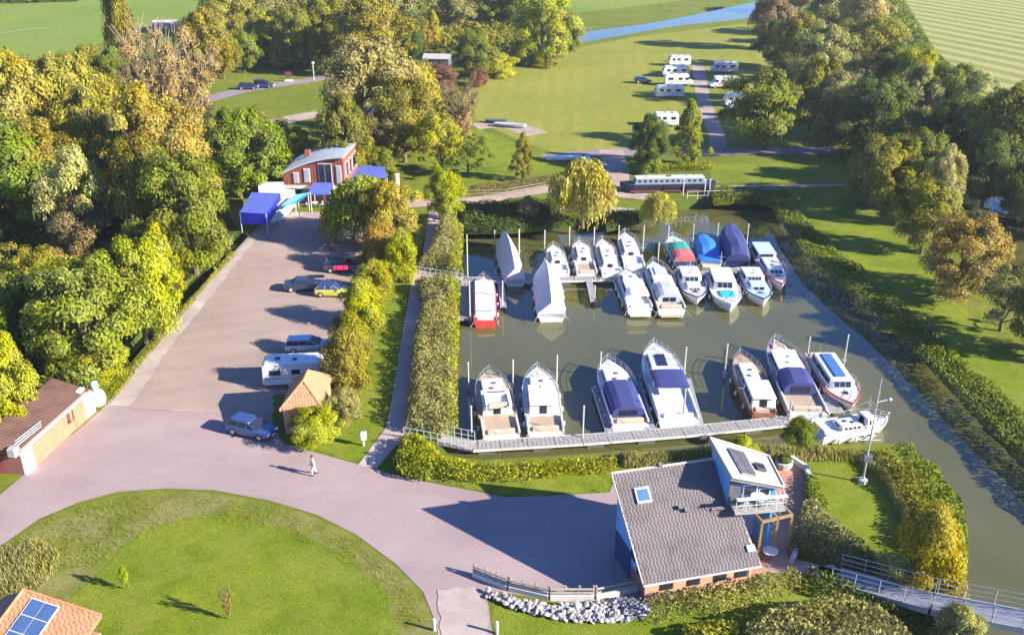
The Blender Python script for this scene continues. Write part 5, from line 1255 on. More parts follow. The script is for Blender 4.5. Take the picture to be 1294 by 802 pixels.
# club house with a curved roof
def club_house():
    z=6.9; A=G(433,200,6.9); B=G(357,221,4.3); Cc=G(450,181,6.9)
    ex=V((A.x-B.x,A.y-B.y,0)); ey=V((Cc.x-A.x,Cc.y-A.y,0)); ey=ey.normalized()*min(ey.length,10); o=V((B.x,B.y,0)); W=ex.length; D=ey.length; ex.normalize(); ey.normalize()
    root=thing('club_house','rust-red two-storey club house under a curved zinc roof beside the upper car park','building',o)
    def T(x,y,z): p=ex*x+ey*y; return (p.x,p.y,z)
    n=12; prof=[(W*i/n, 4.3+2.7*math.sin(math.pi/2*(i/n))**0.9) for i in range(n+1)]
    m=MB(); rings=[]
    for x,zz in prof:
        xx=x*1.06-W*.04; rings.append([T(xx,-.5,zz),T(xx,D+.5,zz),T(xx,D+.5,zz+.22),T(xx,-.5,zz+.22)])
    m.loft(rings); m.build('roof',ZINC,root)
    m=MB()
    for k in range(15):
        y=-.4+(D+.8)*k/14
        for (x0,z0),(x1,z1) in zip(prof[:-1],prof[1:]): m.tube(T(x0*1.06-W*.04,y,z0+.25),T(x1*1.06-W*.04,y,z1+.25),.035,4)
    m.build('standing_seam',ZINC,root,kind='stuff')
    for yy in (0,D):
        m=MB(); th=.2 if yy==0 else -.2; vs=[T(x,yy,zz-.0) for x,zz in prof]+[T(W,yy,0),T(0,yy,0)]; vb=[T(x,yy+th,zz) for x,zz in prof]+[T(W,yy+th,0),T(0,yy+th,0)]; k=len(vs)
        m.add(vs+vb,[tuple(range(k)),tuple(range(2*k-1,k-1,-1))]+[(i,(i+1)%k,(i+1)%k+k,i+k) for i in range(k)]); m.build('gable_wall',CLAD,root)
    for xx,zz in ((0.0,4.28),(W,6.95)):
        m=MB(); s=.1 if xx==0 else -.1; m.hexa([T(xx,.2,0),T(xx+s,.2,0),T(xx+s,D-.2,0),T(xx,D-.2,0),T(xx,.2,zz),T(xx+s,.2,zz),T(xx+s,D-.2,zz),T(xx,D-.2,zz)]); m.build('side_wall',CLAD,root)
    # cladding joints: boards as narrow battens
    m=MB()
    for k in range(20):
        x=W*(k+.5)/20; zz=4.2+2.6*math.sin(math.pi/2*x/W)**.9; m.box(T(x,-.015,zz/2+1.2),(.05,.04,zz-2.6),math.atan2(ex.y,ex.x))
    m.build('batten',CLAD,root,kind='stuff')
    m=MB(); m.box(T(W*.42,-.06,2.55),(W*.86,.1,.5),math.atan2(ex.y,ex.x)); m.build('fascia_band',WHITE,root)
    an=math.atan2(ex.y,ex.x)
    def win(x,z0,z1,w,y=-.05,a=an,inner=GLASS,npan=1):
        m=MB(); m.box(T(x,y,(z0+z1)/2),(w,.12,z1-z0),a); f=m.build('window',WHITE,root)
        for k in range(npan):
            ww=(w-.16-(npan-1)*.1)/npan; xo=-w/2+.08+ww/2+k*(ww+.1)
            m=MB(); c=V(T(x,y,(z0+z1)/2))+ex*xo-ey*.07; m.box(c[:],(ww,.03,z1-z0-.18),a); m.build('pane',inner,f)
    PL_=paint('curtained_glass',(0.35,0.36,0.42),0.2)
    win(W*.22,3.1,4.7,.8,inner=PL_); win(W*.40,3.3,5.3,.9,inner=PL_); win(W*.70,3.2,6.1,2.0,npan=2); win(W*.92,3.2,5.8,.8,inner=PL_)
    for f in (.18,.42,.66,.88):
        m=MB(); m.box(T(W+.06,D*f,4.9),(1.1,.12,2.2),math.atan2(ey.y,ey.x)); w_=m.build('window',CREAM,root); m=MB(); m.box(T(W+.13,D*f,4.9),(.9,.03,2.0),math.atan2(ey.y,ey.x)); m.build('pane',GLASS,w_)
    m=MB(); m.cbox(T(W*.3,D*.5,6.4),(.8,.8,1.0),.05); m.build('chimney',CLAD,root)
    for f in (.3,.55,.8):
        m=MB(); m.box(T(W*f,-.06,1.1),(1.6,.1,2.1),an); m.build('door',GLASS,root)
club_house()
def canopy(name,label,top,zt,mat,legs=True,valance=None,vm=None,cat='awning',grp=None,sag=0):
    """cloth roof from four pixel corners with heights, poles below"""
    q=[G(x,y,z) for (x,y),z in zip(top,zt)]; o=V((q[0].x,q[0].y,0)); root=thing(name,label,cat,o,0,grp)
    m=MB(); n=6; vs=[];fs=[]
    for i in range(n+1):
        for j in range(n+1):
            p=lerp2(*q,i/n,j/n)-o; p.z-=sag*math.sin(math.pi*i/n)*math.sin(math.pi*j/n); vs.append(p)
    K=len(vs); vs+= [v-V((0,0,.05)) for v in vs]
    for i in range(n):
        for j in range(n):
            a=i*(n+1)+j; fs+= [(a,a+n+1,a+n+2,a+1),(K+a,K+a+1,K+a+n+2,K+a+n+1)]
    rim=[i*(n+1) for i in range(n+1)]+[n*(n+1)+j for j in range(1,n+1)]+[i*(n+1)+n for i in range(n-1,-1,-1)]+[j for j in range(n-1,0,-1)]
    for a,b in zip(rim,rim[1:]+rim[:1]): fs.append((a,b,b+K,a+K))
    m.add(vs,fs); m.build('cloth',mat,root)
    if valance:
        for i,j in valance:
            a,b=q[i]-o,q[j]-o; h=vm[1]; nn_=(b-a).cross(V((0,0,1))).normalized()*.04; m=MB()
            m.hexa([tuple(x) for x in (a-V((0,0,h))-nn_,b-V((0,0,h))-nn_,b-V((0,0,h))+nn_,a-V((0,0,h))+nn_,a-nn_-V((0,0,.05)),b-nn_-V((0,0,.05)),b+nn_-V((0,0,.05)),a+nn_-V((0,0,.05)))]); m.build('side_curtain',vm[0],root)
    if legs:
        for p in q:
            p=p-o; m=MB(); m.tube((p.x,p.y,0),(p.x,p.y,p.z-.05),.05,6); m.build('pole',WHITE,root)
    return root
canopy('marquee','blue party tent with a deep blue side curtain at the top of the ditch',[(303,268),(336,270),(354,244),(318,243)],[2.9,2.9,3.4,3.4],AWN,valance=[(0,1),(1,2)],vm=(AWND,1.6),cat='tent')
canopy('marquee','white tent roof between the blue party tent and the club house',[(327,243),(358,243),(358,230),(326,230)],[3.2,3.2,3.4,3.4],WPAINT,valance=[(0,1)],vm=(WHITE,1.0),cat='tent')
canopy('shade_sail','light blue shade sail stretched before the club house front',[(352,262),(377,256),(392,243),(372,246)],[2.6,2.8,3.0,3.0],AWNL,sag=.4)
canopy('awning','plain blue awning before the club house door',[(389,244),(417,243),(421,231),(396,231)],[2.6,2.6,3.3,3.3],AWN,valance=[(0,1)],vm=(AWN,.3))
canopy('awning','long blue awning right of the club house gable',[(440,230),(489,224),(486,211),(452,208)],[2.8,2.8,3.3,3.3],AWN)
canopy('side_shelter','white walled lean-to shelter left of the club house',[(340,262),(356,258),(372,240),(357,238)],[2.3,2.3,2.6,2.6],WPAINT,valance=[(0,1),(1,2)],vm=(WHITE,2.2),cat='shelter')
p=G(503,240); rt=thing('pillar','slim white pillar right of the long blue awning','pillar',p); m=MB(); m.cbox((0,0,1.2),(.5,.5,2.4),.04); m.build('shaft',WHITE,rt); m=MB(); m.cbox((0,0,2.48),(.62,.62,.14),.03); m.build('cap',WHITE,rt)
k=0
for px,py,w in ((418,262,'below the plain blue awning'),(398,262,'left of the table below the plain blue awning'),(430,258,'right end of the club house terrace')):
    table_set(px,py,0,'round white cafe table '+w,'w'); c=G(px,py)
    for j,(dx,s) in enumerate(((-.95,'left'),(.95,'right'))): chair(c.x+dx,c.y+.1,0,0 if dx<0 else math.pi,'white chair %s of the cafe table %s'%(s,w),WHITE,'cafe chairs at the club house')

# kiosk with a hipped orange roof
def kiosk():
    ze=2.5; zr=4.1
    # eave corners from the photograph: near-left, near-right, far-right, far-left
    E1=G(353,519,ze);E2=G(405,513,ze);E3=G(420,476,ze);R1=G(385,495,zr);R2=G(402,474,zr)
    E4=E1+(E3-E2); o=V((E1.x,E1.y,0)); root=thing('kiosk','small orange brick kiosk with a hipped orange tiled roof at the car park corner','kiosk',o)
    c=(E1+E2+E3+E4)/4; ax=(E3-E2).normalized(); mid=(E1+E2)/2; mid2=(E3+E4)/2
    R1=mid.lerp(mid2,.36); R2=mid.lerp(mid2,.72); R1.z=R2.z=zr
    for nm,q in (('roof_plane',[E1,E2,R1]),('roof_plane',[E2,E3,R2,R1]),('roof_plane',[E3,E4,R2]),('roof_plane',[E4,E1,R1,R2])):
        slab(nm,q,.12,TILEO,root,o); roof_tiles(q,o,root,TILEO,.26,.32)
    m=MB()
    for a,b in ((E1,R1),(E2,R1),(E3,R2),(E4,R2),(R1,R2)): m.tube(a-o+V((0,0,.07)),b-o+V((0,0,.07)),.09,6)
    m.build('ridge_tile',TILEO,root)
    ins=[p+(c-p)*.14 for p in (E1,E2,E3,E4)]; ins=[V((p.x,p.y,0)) for p in ins]
    for i in range(4):
        a,b=ins[i],ins[(i+1)%4]; d=b-a; e=d.normalized(); cc=(a+b)/2-o; m=MB(); m.box((cc.x,cc.y,1.2),(d.length-(.3 if i%2 else 0),.22,2.4),math.atan2(e.y,e.x)); m.build('wall',M_brick_orange,root)
        nr=V((e.y,-e.x,0)); 
        if nr.dot(cc+o-c)<0: nr=-nr
        w=cc+nr*.12; m=MB(); m.box((w.x,w.y,1.3 if i%2==0 else 1.05),(1.1,.1,1.2 if i%2==0 else 2.0),math.atan2(e.y,e.x)); f=m.build('window' if i%2==0 else 'door',WHITE,root)
        w=w+nr*.06; m=MB(); m.box((w.x,w.y,1.3 if i%2==0 else 1.1),(.92,.03,1.0 if i%2==0 else 1.7),math.atan2(e.y,e.x)); m.build('pane',GLASS,f)
kiosk()

# long brick shed with the maroon roof
def brick_shed():
    B0=G(33,600);B1=G(120,519); e=(B1-B0); L=e.length; e.normalize(); n=V((-e.y,e.x,0)); 
    root=thing('brick_shed','long low orange brick shed with a maroon roof at the road edge','building',B0,math.atan2(e.y,e.x)); H=1.9; D=3.4
    # front wall in two runs with a notch
    for x0,x1,y,mt in ((0,.12*L,0,WPAINT),(.122*L,.60*L,0,ORANGEW),(.70*L,.86*L,0,ORANGEW),(.862*L,L,0,WPAINT)):
        m=MB(); m.box(((x0+x1)/2,y,H/2),(x1-x0,.22,H)); m.build('front_wall',mt,root)
    m=MB(); m.box((.65*L,1.6,H/2),(.10*L,.2,H)); m.build('recess_wall',DGREY,root)
    for x in (.60*L+.1,.70*L-.1):
        m=MB(); m.box((x,.9,H/2),(.2,1.55,H)); m.build('recess_wall',M_brick_orange,root)
    m=MB(); m.box((.65*L,.02,.45),(.10*L-.02,.16,.9)); m.build('gate',ORANGEW,root)
    for x in (.11,L-.11):
        m=MB(); m.box((x,D/2,H/2+.15),(.2,D-.24,H+.3)); m.build('end_wall',M_brick_red,root)
    m=MB(); m.box((L/2,D,H/2+.4),(L,.2,H+.8)); m.build('rear_wall',M_brick_red,root)
    m=MB(); x0,x1=-.2,L+.2
    m.hexa([(x0,.35,H-.02),(x1,.35,H-.02),(x1,D+.25,H+.85),(x0,D+.25,H+.85),(x0,.35,H+.12),(x1,.35,H+.12),(x1,D+.25,H+1.0),(x0,D+.25,H+1.0)]); m.build('roof',TILEM,root)
    m=MB()
    k=0; nx=int(L/.35)
    for i in range(nx+1):
        x=x0+(x1-x0)*i/nx; m.tube((x,.36,H+.14),(x,D+.24,H+1.02),.035,4)
    m.build('roof_rib',TILEM,root,kind='stuff')
    m=MB(); m.box((L/2,.2,H+.06),(L+.3,.4,.14)); m.build('coping',TRIM,root)
    for x,w in ((.20*L,.34*L),): 
        for j in range(3):
            m=MB(); m.tube((x-w/2+.4*j,.8+.2*j,H+.32+.05*j),(x+w/2+.3*j,.62+.2*j,H+.30+.05*j),.05,5); m.build('pipe',GALV,root)
    m=MB(); m.cbox((-.1,.5,H+.35),(.7,.7,.7),.05); m.build('vent_cap',ZINC,root)
    m=MB(); m.cbox((L-.3,.8,H+.25),(.8,.5,.35),.05); m.build('vent_cap',WPAINT,root)
brick_shed()
def low_annex():
    a=G(-12,600);b=G(28,597); e=b-a; L=e.length; root=thing('annex','low maroon panelled annex at the left edge joined to the brick shed','building',a,math.atan2(e.y,e.x))
    m=MB(); m.box((L/2,1.2,.8),(L,2.2,1.6)); m.build('body',MAROON,root); m=MB(); m.box((L/2,1.2,1.66),(L+.3,2.5,.12)); m.build('roof',TILEM,root)
    m=MB(); m.box((L*.72,.08,.9),(L*.22,.08,1.2)); m.build('door',GREYT,root)
low_annex()
def bottle_bank():
    p=G(124,511); root=thing('recycling_container','rounded white recycling container with a pale green top at the shed end','container',p)
    m=MB(); m.loft([[(r*math.cos(k*math.pi/6),r*math.sin(k*math.pi/6),z) for k in range(12)] for z,r in ((0,.55),(.15,.72),(.8,.80),(1.3,.62),(1.5,.3))]); m.build('body',WHITE,root,smooth=True)
    m=MB(); m.loft([[(r*math.cos(k*math.pi/5),r*math.sin(k*math.pi/5),z) for k in range(10)] for z,r in ((1.502,.28),(1.9,.34),(2.3,.30),(2.4,.12))]); m.build('hood',paint('pale_green_plastic',(.45,.72,.60),.5),root,smooth=True)
    m=MB(); m.ball((.0,-.72,.95),(.18,.08,.18),8,6); m.build('opening',BLACK,root)
bottle_bank()
# orange roof with blue panels in the lower left corner
def corner_house():
    A=G(30,745,4.4);B=G(128,777,3.4); s=V((B.x-A.x,B.y-A.y,0)); e=V((s.y,-s.x,0)).normalized(); e=e if e.y<0 else -e
    zd=lambda d:-d*.42
    D=6.0; C_=B+e*D;Dd=A+e*D; C_.z=B.z-D*.22; Dd.z=A.z-D*.22; o=V((A.x,A.y,0)); root=thing('corner_house','orange tiled roof with blue solar panels cut by the bottom left corner','building',o)
    slab('roof',[A,B,C_,Dd],.2,TILEO,root,o); roof_tiles([A,B,C_,Dd],o,root,TILEO,.27,.31)
    W=A+(A-B)*.5; W.z=3.0; W2=W+e*D; W2.z=W.z-D*.22; slab('roof',[W,A,Dd,W2],.2,TILEO,root,o); roof_tiles([W,A,Dd,W2],o,root,TILEO,.27,.31)
    m=MB(); m.tube(A-o+V((0,0,.06)),Dd-o+V((0,0,.06)),.1,6); m.tube(A-o+V((0,0,.04)),B-o+V((0,0,.04)),.08,6); m.build('ridge_tile',TILEO,root)
    n_=(B-A).cross(Dd-A).normalized(); n_=n_ if n_.z>0 else -n_
    def pl_(u0,u1,v0,v1,z0,z1,nm,mt,par):
        q=[A+(B-A)*u+(Dd-A)*v for u,v in ((u0,v0),(u1,v0),(u1,v1),(u0,v1))]; m=MB(); m.hexa([tuple(p+n_*z-o) for z in (z0,z1) for p in q][::1]); return m.build(nm,mt,par)
    f=pl_(.16,.52,.06,.98,.12,.16,'panel_frame',WHITE,root)
    for j in range(5): pl_(.175,.335,.07+j*.18,.07+j*.18+.172,.162,.19,'solar_panel',SOLARB,f); pl_(.345,.505,.07+j*.18,.07+j*.18+.172,.162,.19,'solar_panel',SOLARB,f)
    for a,b in ((A,B),(B,C_),(W,A),(W,W2)):
        a2=V((a.x,a.y,0))-o+e*.3; b2=V((b.x,b.y,0))-o+e*.3; d=b2-a2; c=(a2+b2)/2; m=MB(); m.box((c.x,c.y,1.1),(d.length*.94,.2,2.2),math.atan2(d.y,d.x)); m.build('wall',M_brick_orange,root)
corner_house()

# stone embankment: every stone its own part
def stone_bank():
    pts=[(618,748),(640,757),(668,765),(697,771),(727,775),(757,775),(790,770),(815,762)]
    o=G(617,762); root=thing('stone_embankment','bank of loose pale boulders below the timber barrier','embankment',(o.x,o.y,0)); shapes=[]
    rr=random.Random(5)
    for s in range(6):
        m=MB(); rings=[]
        for z,r in ((-.5,.45),(-.2,.9),(.2,.92),(.48,.5)):
            rings.append([(r*math.cos(k*math.pi/3.5+rr.uniform(-.2,.2))*rr.uniform(.75,1.1),r*math.sin(k*math.pi/3.5+rr.uniform(-.2,.2))*rr.uniform(.75,1.1),z*rr.uniform(.8,1.15)) for k in range(7)])
        m.loft(rings); me=bpy.data.meshes.new('stone'); me.from_pydata([tuple(p) for p in m.v],[],m.f); me.materials.append((STN1,STN2,STN3)[s%3]); shapes.append(me)
    poly=px_loop([(616,748),(655,760),(697,766),(757,764),(806,757),(820,768),(822,778),(790,786),(757,789),(720,785),(690,780),(650,770),(614,756)],0)
    xs=[p.x for p in poly];ys=[p.y for p in poly]; placed=[]
    def ins(x,y):
        c=False
        for i in range(len(poly)):
            a,b=poly[i],poly[i-1]
            if (a.y>y)!=(b.y>y) and x<(b.x-a.x)*(y-a.y)/(b.y-a.y)+a.x: c=not c
        return c
    t=0
    while len(placed)<290 and t<40000:
        t+=1; x,y=rr.uniform(min(xs),max(xs)),rr.uniform(min(ys),max(ys))
        if not ins(x,y) or any((x-a)**2+(y-b)**2<(.19)**2 for a,b in placed): continue
        placed.append((x,y)); ob=bpy.data.objects.new('stone',shapes[rr.randrange(6)]); COL.objects.link(ob); ob.parent=root
        s=rr.uniform(.15,.27); ob.location=(x-o.x,y-o.y,rr.uniform(.08,.32)); ob.scale=(s,s*rr.uniform(.7,1.1),s*rr.uniform(.6,1)); ob.rotation_euler=(rr.uniform(-.5,.5),rr.uniform(-.5,.5),rr.uniform(0,6))
STN1=paint('pale_limestone',(0.42,0.39,0.36),0.9,var=0.2,scale=2,bmp=.6); STN2=paint('grey_limestone',(0.30,0.28,0.27),0.9,var=0.2,scale=2,bmp=.6); STN3=paint('warm_limestone',(0.44,0.37,0.31),0.9,var=0.2,scale=2,bmp=.6)
stone_bank()
def barrier():
    pts=[(597,727),(642,745),(694,757),(752,757),(808,746)]; names=('first','second','third','fourth')
    for i,(a,b) in enumerate(zip(pts[:-1],pts[1:])):
        A=G(*a);B=G(*b); d=B-A; L=d.length; lab=['leftmost long section of the timber barrier, casting a shadow on the road','second section of the timber barrier above the boulders','flat middle section of the timber barrier above the boulders','rightmost pale section of the timber barrier meeting the harbour office'][i]
        root=thing('timber_barrier',lab,'barrier',A,math.atan2(d.y,d.x),'timber barriers along the forecourt')
        m=MB(); m.box((L/2,0,.2),(L-.12,.28,.38)); m.build('low_wall',CONC,root)
        for z in (.55,.85):
            m=MB(); m.tube((.06,0,z),(L-.06,0,z),.085,7); m.build('rail',TIMB,root)
        for k in range(4):
            m=MB(); m.tube((.1+(L-.2)*k/3,.17,0),(.1+(L-.2)*k/3,.17,1.0),.08,7); m.build('post',TIMB,root)
TIMB=paint('weathered_timber',(0.29,0.25,0.20),0.9,var=0.2,scale=3,bmp=.5)
barrier()
for (px,py),lab in (((628,800),'white bollard at the bottom edge right of the bare earth'),((549,796),'small white bollard at the bottom edge left of the bare earth')):
    p=G(px,py); rt=thing('bollard',lab,'bollard',p,0,'bollards at the bottom edge'); m=MB(); m.tube((0,0,0),(0,0,.9),.11,8); m.build('post',WHITE,rt); m=MB(); m.ball((0,0,.9),(.12,.12,.07),8,5); m.build('cap',WHITE,rt)
def post_box():
    p=G(460,563); rt=thing('service_box','small white service box on a post at the lawn edge by the footpath','box',p,.2); m=MB(); m.box((0,0,.35),(.14,.14,.7)); m.build('post',CONC,rt); m=MB(); m.cbox((0,0,.95),(.5,.4,.55),.05); m.build('cabinet',WHITE,rt); m=MB(); m.hexa([(-.3,-.24,1.222),(.3,-.24,1.222),(.3,.24,1.222),(-.3,.24,1.222),(-.2,-.15,1.34),(.2,-.15,1.34),(.2,.15,1.34),(-.2,.15,1.34)]); m.build('lid',GREYT,rt)
post_box()
def lamp_post():
    p=G(474,327); h=height_at(p,308)+1.2; rt=thing('lamp_post','white street lamp with an arm reaching left beside the parking bays','lamp',p); m=MB(); m.tube((0,0,0),(0,0,h),.07,7,.05); m.build('pole',WHITE,rt); m=MB(); m.tube((0,0,h),(-.8,0,h+.15),.04,5); m.build('arm',WHITE,rt); m=MB(); m.cbox((-.95,0,h+.15),(.6,.25,.12),.04); m.build('lantern',WHITE,rt)
lamp_post()
p=G(481,342); rt=thing('utility_cabinet','pale utility cabinet beside the white street lamp','cabinet',p,.1); m=MB(); m.cbox((0,0,.8),(1.4,.6,1.6),.04); m.build('cabinet',CONC,rt); m=MB(); m.cbox((0,0,1.66),(1.55,.75,.1),.03); m.build('lid',CONC,rt)
for i,(a,b) in enumerate((((428,283),(418,318)),((455,285),(449,320)))):
    A=G(*a);B=G(*b);d=B-A; rt=thing('parking_rail','dark timber rail on the %s side of the pale parking bay'%('left','right')[i],'rail',A,math.atan2(d.y,d.x),'parking bay rails'); m=MB(); m.tube((0,0,.35),(d.length,0,.35),.12,6); m.build('beam',DWOOD,rt)
    for k in range(3):
        m=MB(); m.tube((d.length*k/2*.98+.1,0,0),(d.length*k/2*.98+.1,0,.35),.08,6); m.build('post',DWOOD,rt)

# ------------------------------------------------------------------ vehicles
def wheel(root,x,y,r=.31,w=.2):
    m=MB(); s=1 if y>0 else -1; m.tube((0,-w/2,0),(0,w/2,0),r,12); t=m.build('wheel',BLACK,root,loc=(x,y,r))
    m=MB(); m.tube((0,s*w/2,0),(0,s*(w/2+.015),0),r*.62,8); m.build('rim',GALV,t)
def car(px,py,ang,label,mat,L=4.3,W=1.75,H=1.45,style='hatch',glass=None,grp='cars parked in the car park',roofm=None):
    p=G(px,py); root=thing('parked_car',label,'car',(p.x,p.y,.07),R(ang),grp); glass=glass or GLASS
    def sec(x,w,z0,z1): return [(x,-w+.05,z0),(x,-w,z0+.18),(x,-w,z1-.18),(x,-w+.10,z1),(x,w-.10,z1),(x,w,z1-.18),(x,w,z0+.18),(x,w-.05,z0)]
    h=L/2; w=W/2; hood=.88; tail=.95 if style!='saloon' else .92
    m=MB(); m.loft([sec(-h,w*.84,.38,tail-.12),sec(-h+.10,w*.95,.26,tail),sec(-h*.62,w,.20,.96),sec(0,w,.2,.96),sec(h*.42,w,.2,.94),sec(h*.78,w*.97,.22,hood-.04),sec(h-.12,w*.88,.26,.72),sec(h,w*.76,.34,.60)]); m.build('body',mat,root)
    xr={'hatch':-h+.12,'estate':-h+.08,'suv':-h+.1,'saloon':-h*.62}[style]; xt={'hatch':-h+.55,'estate':-h+.35,'suv':-h+.35,'saloon':-h*.35}[style]
    def ring(xa,xb,ww,z): return [(xa,-ww,z),(xb,-ww,z),(xb+.06,-ww*.7,z),(xb+.06,ww*.7,z),(xb,ww,z),(xa,ww,z),(xa-.04,ww*.7,z),(xa-.04,-ww*.7,z)]
    m=MB(); m.loft([ring(xr,h*.50,w*.93,.93),ring(xt,h*.08,w*.76,H-.07)]); m.build('window_band',glass,root)
    m=MB(); m.loft([ring(xt-.06,h*.08+.05,w*.79,H-.10),ring(xt-.03,h*.08+.02,w*.77,H-.03),ring(xt+.10,h*.08-.12,w*.62,H)]); m.build('roof',roofm or mat,root)
    m=MB()
    for s in (-1,1):
        for xa,xb in ((h*.50,h*.08),(xr,xt),(h*.02,h*.0),(-h*.38,-h*.36)):
            m.tube((xa,s*w*.93,.93),(xb,s*w*.78,H-.08),.032,4)
    m.build('pillar',mat,root)
    for x in (-h*.62,h*.60):
        for y in (-w+.08,w-.08): wheel(root,x,y,.32 if style!='suv' else .36)
    for s in (-1,1):
        m=MB(); m.cbox((h-.08,s*w*.62,.64),(.14,.36,.15),.03); m.build('headlight',FEND,root)
        m=MB(); m.cbox((-h+.05,s*w*.72,.78),(.12,.24,.2),.03); m.build('tail_light',REDP,root)
        m=MB(); m.cbox((h*.42,s*(w+.08),.98),(.14,.18,.12),.03); m.build('door_mirror',mat,root)
    m=MB(); m.box((h+.005,0,.42),(.03,.5,.12)); m.box((-h-.005,0,.5),(.03,.5,.12)); m.build('number_plate',FEND,root)
    return root
CB=paint('metallic_blue',(0.06,0.12,0.28),0.25,.5,var=.04,coat=.8); CS=paint('silver_blue',(0.32,0.40,0.54),0.3,.5,var=.04,coat=.8); CD=paint('dark_slate',(0.04,0.055,0.09),0.3,.4,var=.05,coat=.8)
CY=paint('lime_yellow',(0.55,0.50,0.08),0.3,0,var=.04,coat=.8); CG=paint('dark_plum',(0.10,0.07,0.10),0.3,.3,var=.05,coat=.8); CR=paint('bright_red',(0.65,0.02,0.10),.35,0,var=.04,coat=.5)
car(319,548,-22,'metallic blue hatchback parked alone beside the orange roofed kiosk',CB,4.4)
car(391,443,3,'silver-blue estate car parked just above the white caravan',CS,4.6,style='estate')
car(385,366,4,'dark slate saloon car left of the lime yellow one',CD,4.6,style='saloon')
car(421,373,-3,'lime yellow small car with a dark roof beside the shrubs',CY,3.9,roofm=NAVYH,glass=NAVYH)
car(434,342,2,'dark plum car carrying a red load at the pale parking bay',CG,4.6,style='estate')
p=G(430,339,1.55); rt=thing('roof_load','bright red bundle on the roof of the dark plum car','load',(p.x,p.y,1.53),.1); m=MB(); m.cbox((0,0,.12),(1.7,.9,.24),.08); m.build('bundle',CR,rt); m=MB(); m.box((-.4,0,.13),(.05,.93,.26)); m.box((.4,0,.13),(.05,.93,.26)); m.build('strap',BLACK,rt)
car(314,113,4,'black car on the far lane, left one of two','' or CD,4.6,grp='cars on the far lane'); car(334,111,-4,'navy van-like car on the far lane, right one of two',NAVYH,4.7,H=1.8,style='suv',grp='cars on the far lane')

def caravan(px,py,ang,label,L=6.0,W=2.2,H=2.5,mat=None,awn=None,motor=False,name='caravan',cat='caravan',grp='caravans on the camp site',z=.04,dark=GLASS):
    mat=mat or WHITE; p=G(px,py); root=thing(name,label,cat,(p.x,p.y,z),R(ang),grp); h=L/2; w=W/2
    # side outline extruded across the width; nose slopes
    if motor: out=[(-h,.45),(h-.2,.42),(h,.6),(h,1.05),(h-.75,1.25),(h-1.35,1.95),(h-1.0,2.15),(h-1.1,H-.05),(h-1.5,H+.05),(-h+.25,H),(-h,H-.2)]
    else: out=[(-h,.55),(-h+.2,.38),(h-.3,.38),(h-.05,.75),(h,1.2),(h-.35,H-.25),(h-.7,H),(-h+.35,H),(-h+.08,H-.2)]
    m=MB(); k=len(out); rings=[[(x,s*(w-(0.06 if abs(s)==1 else 0)),zz) for x,zz in out] for s in (-1,)]+[[(x*.998,-w+.06*0,zz) for x,zz in out]]
    rings=[[(x*.97,-w,.02+zz*.985) for x,zz in out],[(x,-w+.07,zz) for x,zz in out],[(x,w-.07,zz) for x,zz in out],[(x*.97,w,.02+zz*.985) for x,zz in out]]
    m.loft(rings); m.build('body',mat,root)
    for s in (-1,1):
        for x0,x1 in ((-h*.75,-h*.40),(-h*.05,h*.22),(h*.42,h*.66)):
            m=MB(); m.box(((x0+x1)/2,s*(w+.008),1.65),(x1-x0,.03,.5)); m.build('window',dark,root)
        m=MB(); m.box((0,s*(w+.006),1.05),(L*.93,.015,.07)); m.build('stripe',paint('grey_blue_stripe',(.2,.28,.42),.5),root)
        xs=(-h*.15,) if not motor else (-h*.55,h*.62)
        for x in xs: wheel(root,x,s*(w-.1),.33)
    m=MB(); m.box((-h*.22+0.2,-(w+.008),1.25),(.6,.03,1.6)); m.build('door',CREAM,root)
    if motor: m=MB(); m.hexa([(h-.72,-w*.85,1.27),(h-.70,-w*.85,1.27),(h-.70,w*.85,1.27),(h-.72,w*.85,1.27),(h-1.32,-w*.8,1.93),(h-1.30,-w*.8,1.97),(h-1.30,w*.8,1.97),(h-1.32,w*.8,1.93)]); m.build('windscreen',dark,root)
    else:
        m=MB(); m.hexa([(h-.10,-w*.7,1.35),(h-.02,-w*.7,1.35),(h-.02,w*.7,1.35),(h-.10,w*.7,1.35),(h-.36,-w*.66,2.05),(h-.24,-w*.66,2.05),(h-.24,w*.66,2.05),(h-.36,w*.66,2.05)]); m.build('front_window',dark,root)
        m=MB(); m.tube((h-.2,.5,.42),(h+1.0,0,.42),.04,5); m.tube((h-.2,-.5,.42),(h+1.0,0,.42),.04,5); m.tube((h+.9,0,.42),(h+.9,0,.03),.03,5); m.build('drawbar',GALV,root)
    for x,y,q in ((-h*.5,.1,.5),(h*.05,-.2,.4),(h*.4,.2,.35)):
        m=MB(); m.cbox((x,y,H+.06),(q,q,.12),.05); m.build('roof_hatch',DGREY if q>.36 else FEND,root)
    if awn:
        m=MB(); s=-1; m.hexa([(-h*.8,s*(w+2.3),.05),(h*.6,s*(w+2.3),.05),(h*.6,s*(w+.04),.05),(-h*.8,s*(w+.04),.05),(-h*.75,s*(w+2.0),1.9),(h*.55,s*(w+2.0),1.9),(h*.6,s*(w+.04),2.35),(-h*.8,s*(w+.04),2.35)]); m.build('awning',awn,root)
    return root
caravan(374,483,6,'white caravan parked between the silver-blue car and the kiosk',L=5.8,grp=None)
CW=paint('shaded_cream_white',(0.66,0.70,0.74),.4)
caravan(858,83,180,'pale blue-white caravan highest in the left camp row',L=5.6)
caravan(853,97,180,'caravan with a big blue awning in the left camp row',L=6.4,awn=BLUEH)
caravan(857,108,0,'white motorhome just below the blue awning',L=6.6,motor=True,name='motorhome',cat='motorhome')
caravan(845,123,180,'white caravan lowest of the cluster in the left camp row',L=6.4)
caravan(840,159,180,'white caravan between the two trees by the camp road',L=5.0)
caravan(914,92,180,'white camper van highest in the right camp row',L=6.6,motor=True,name='motorhome',cat='motorhome')
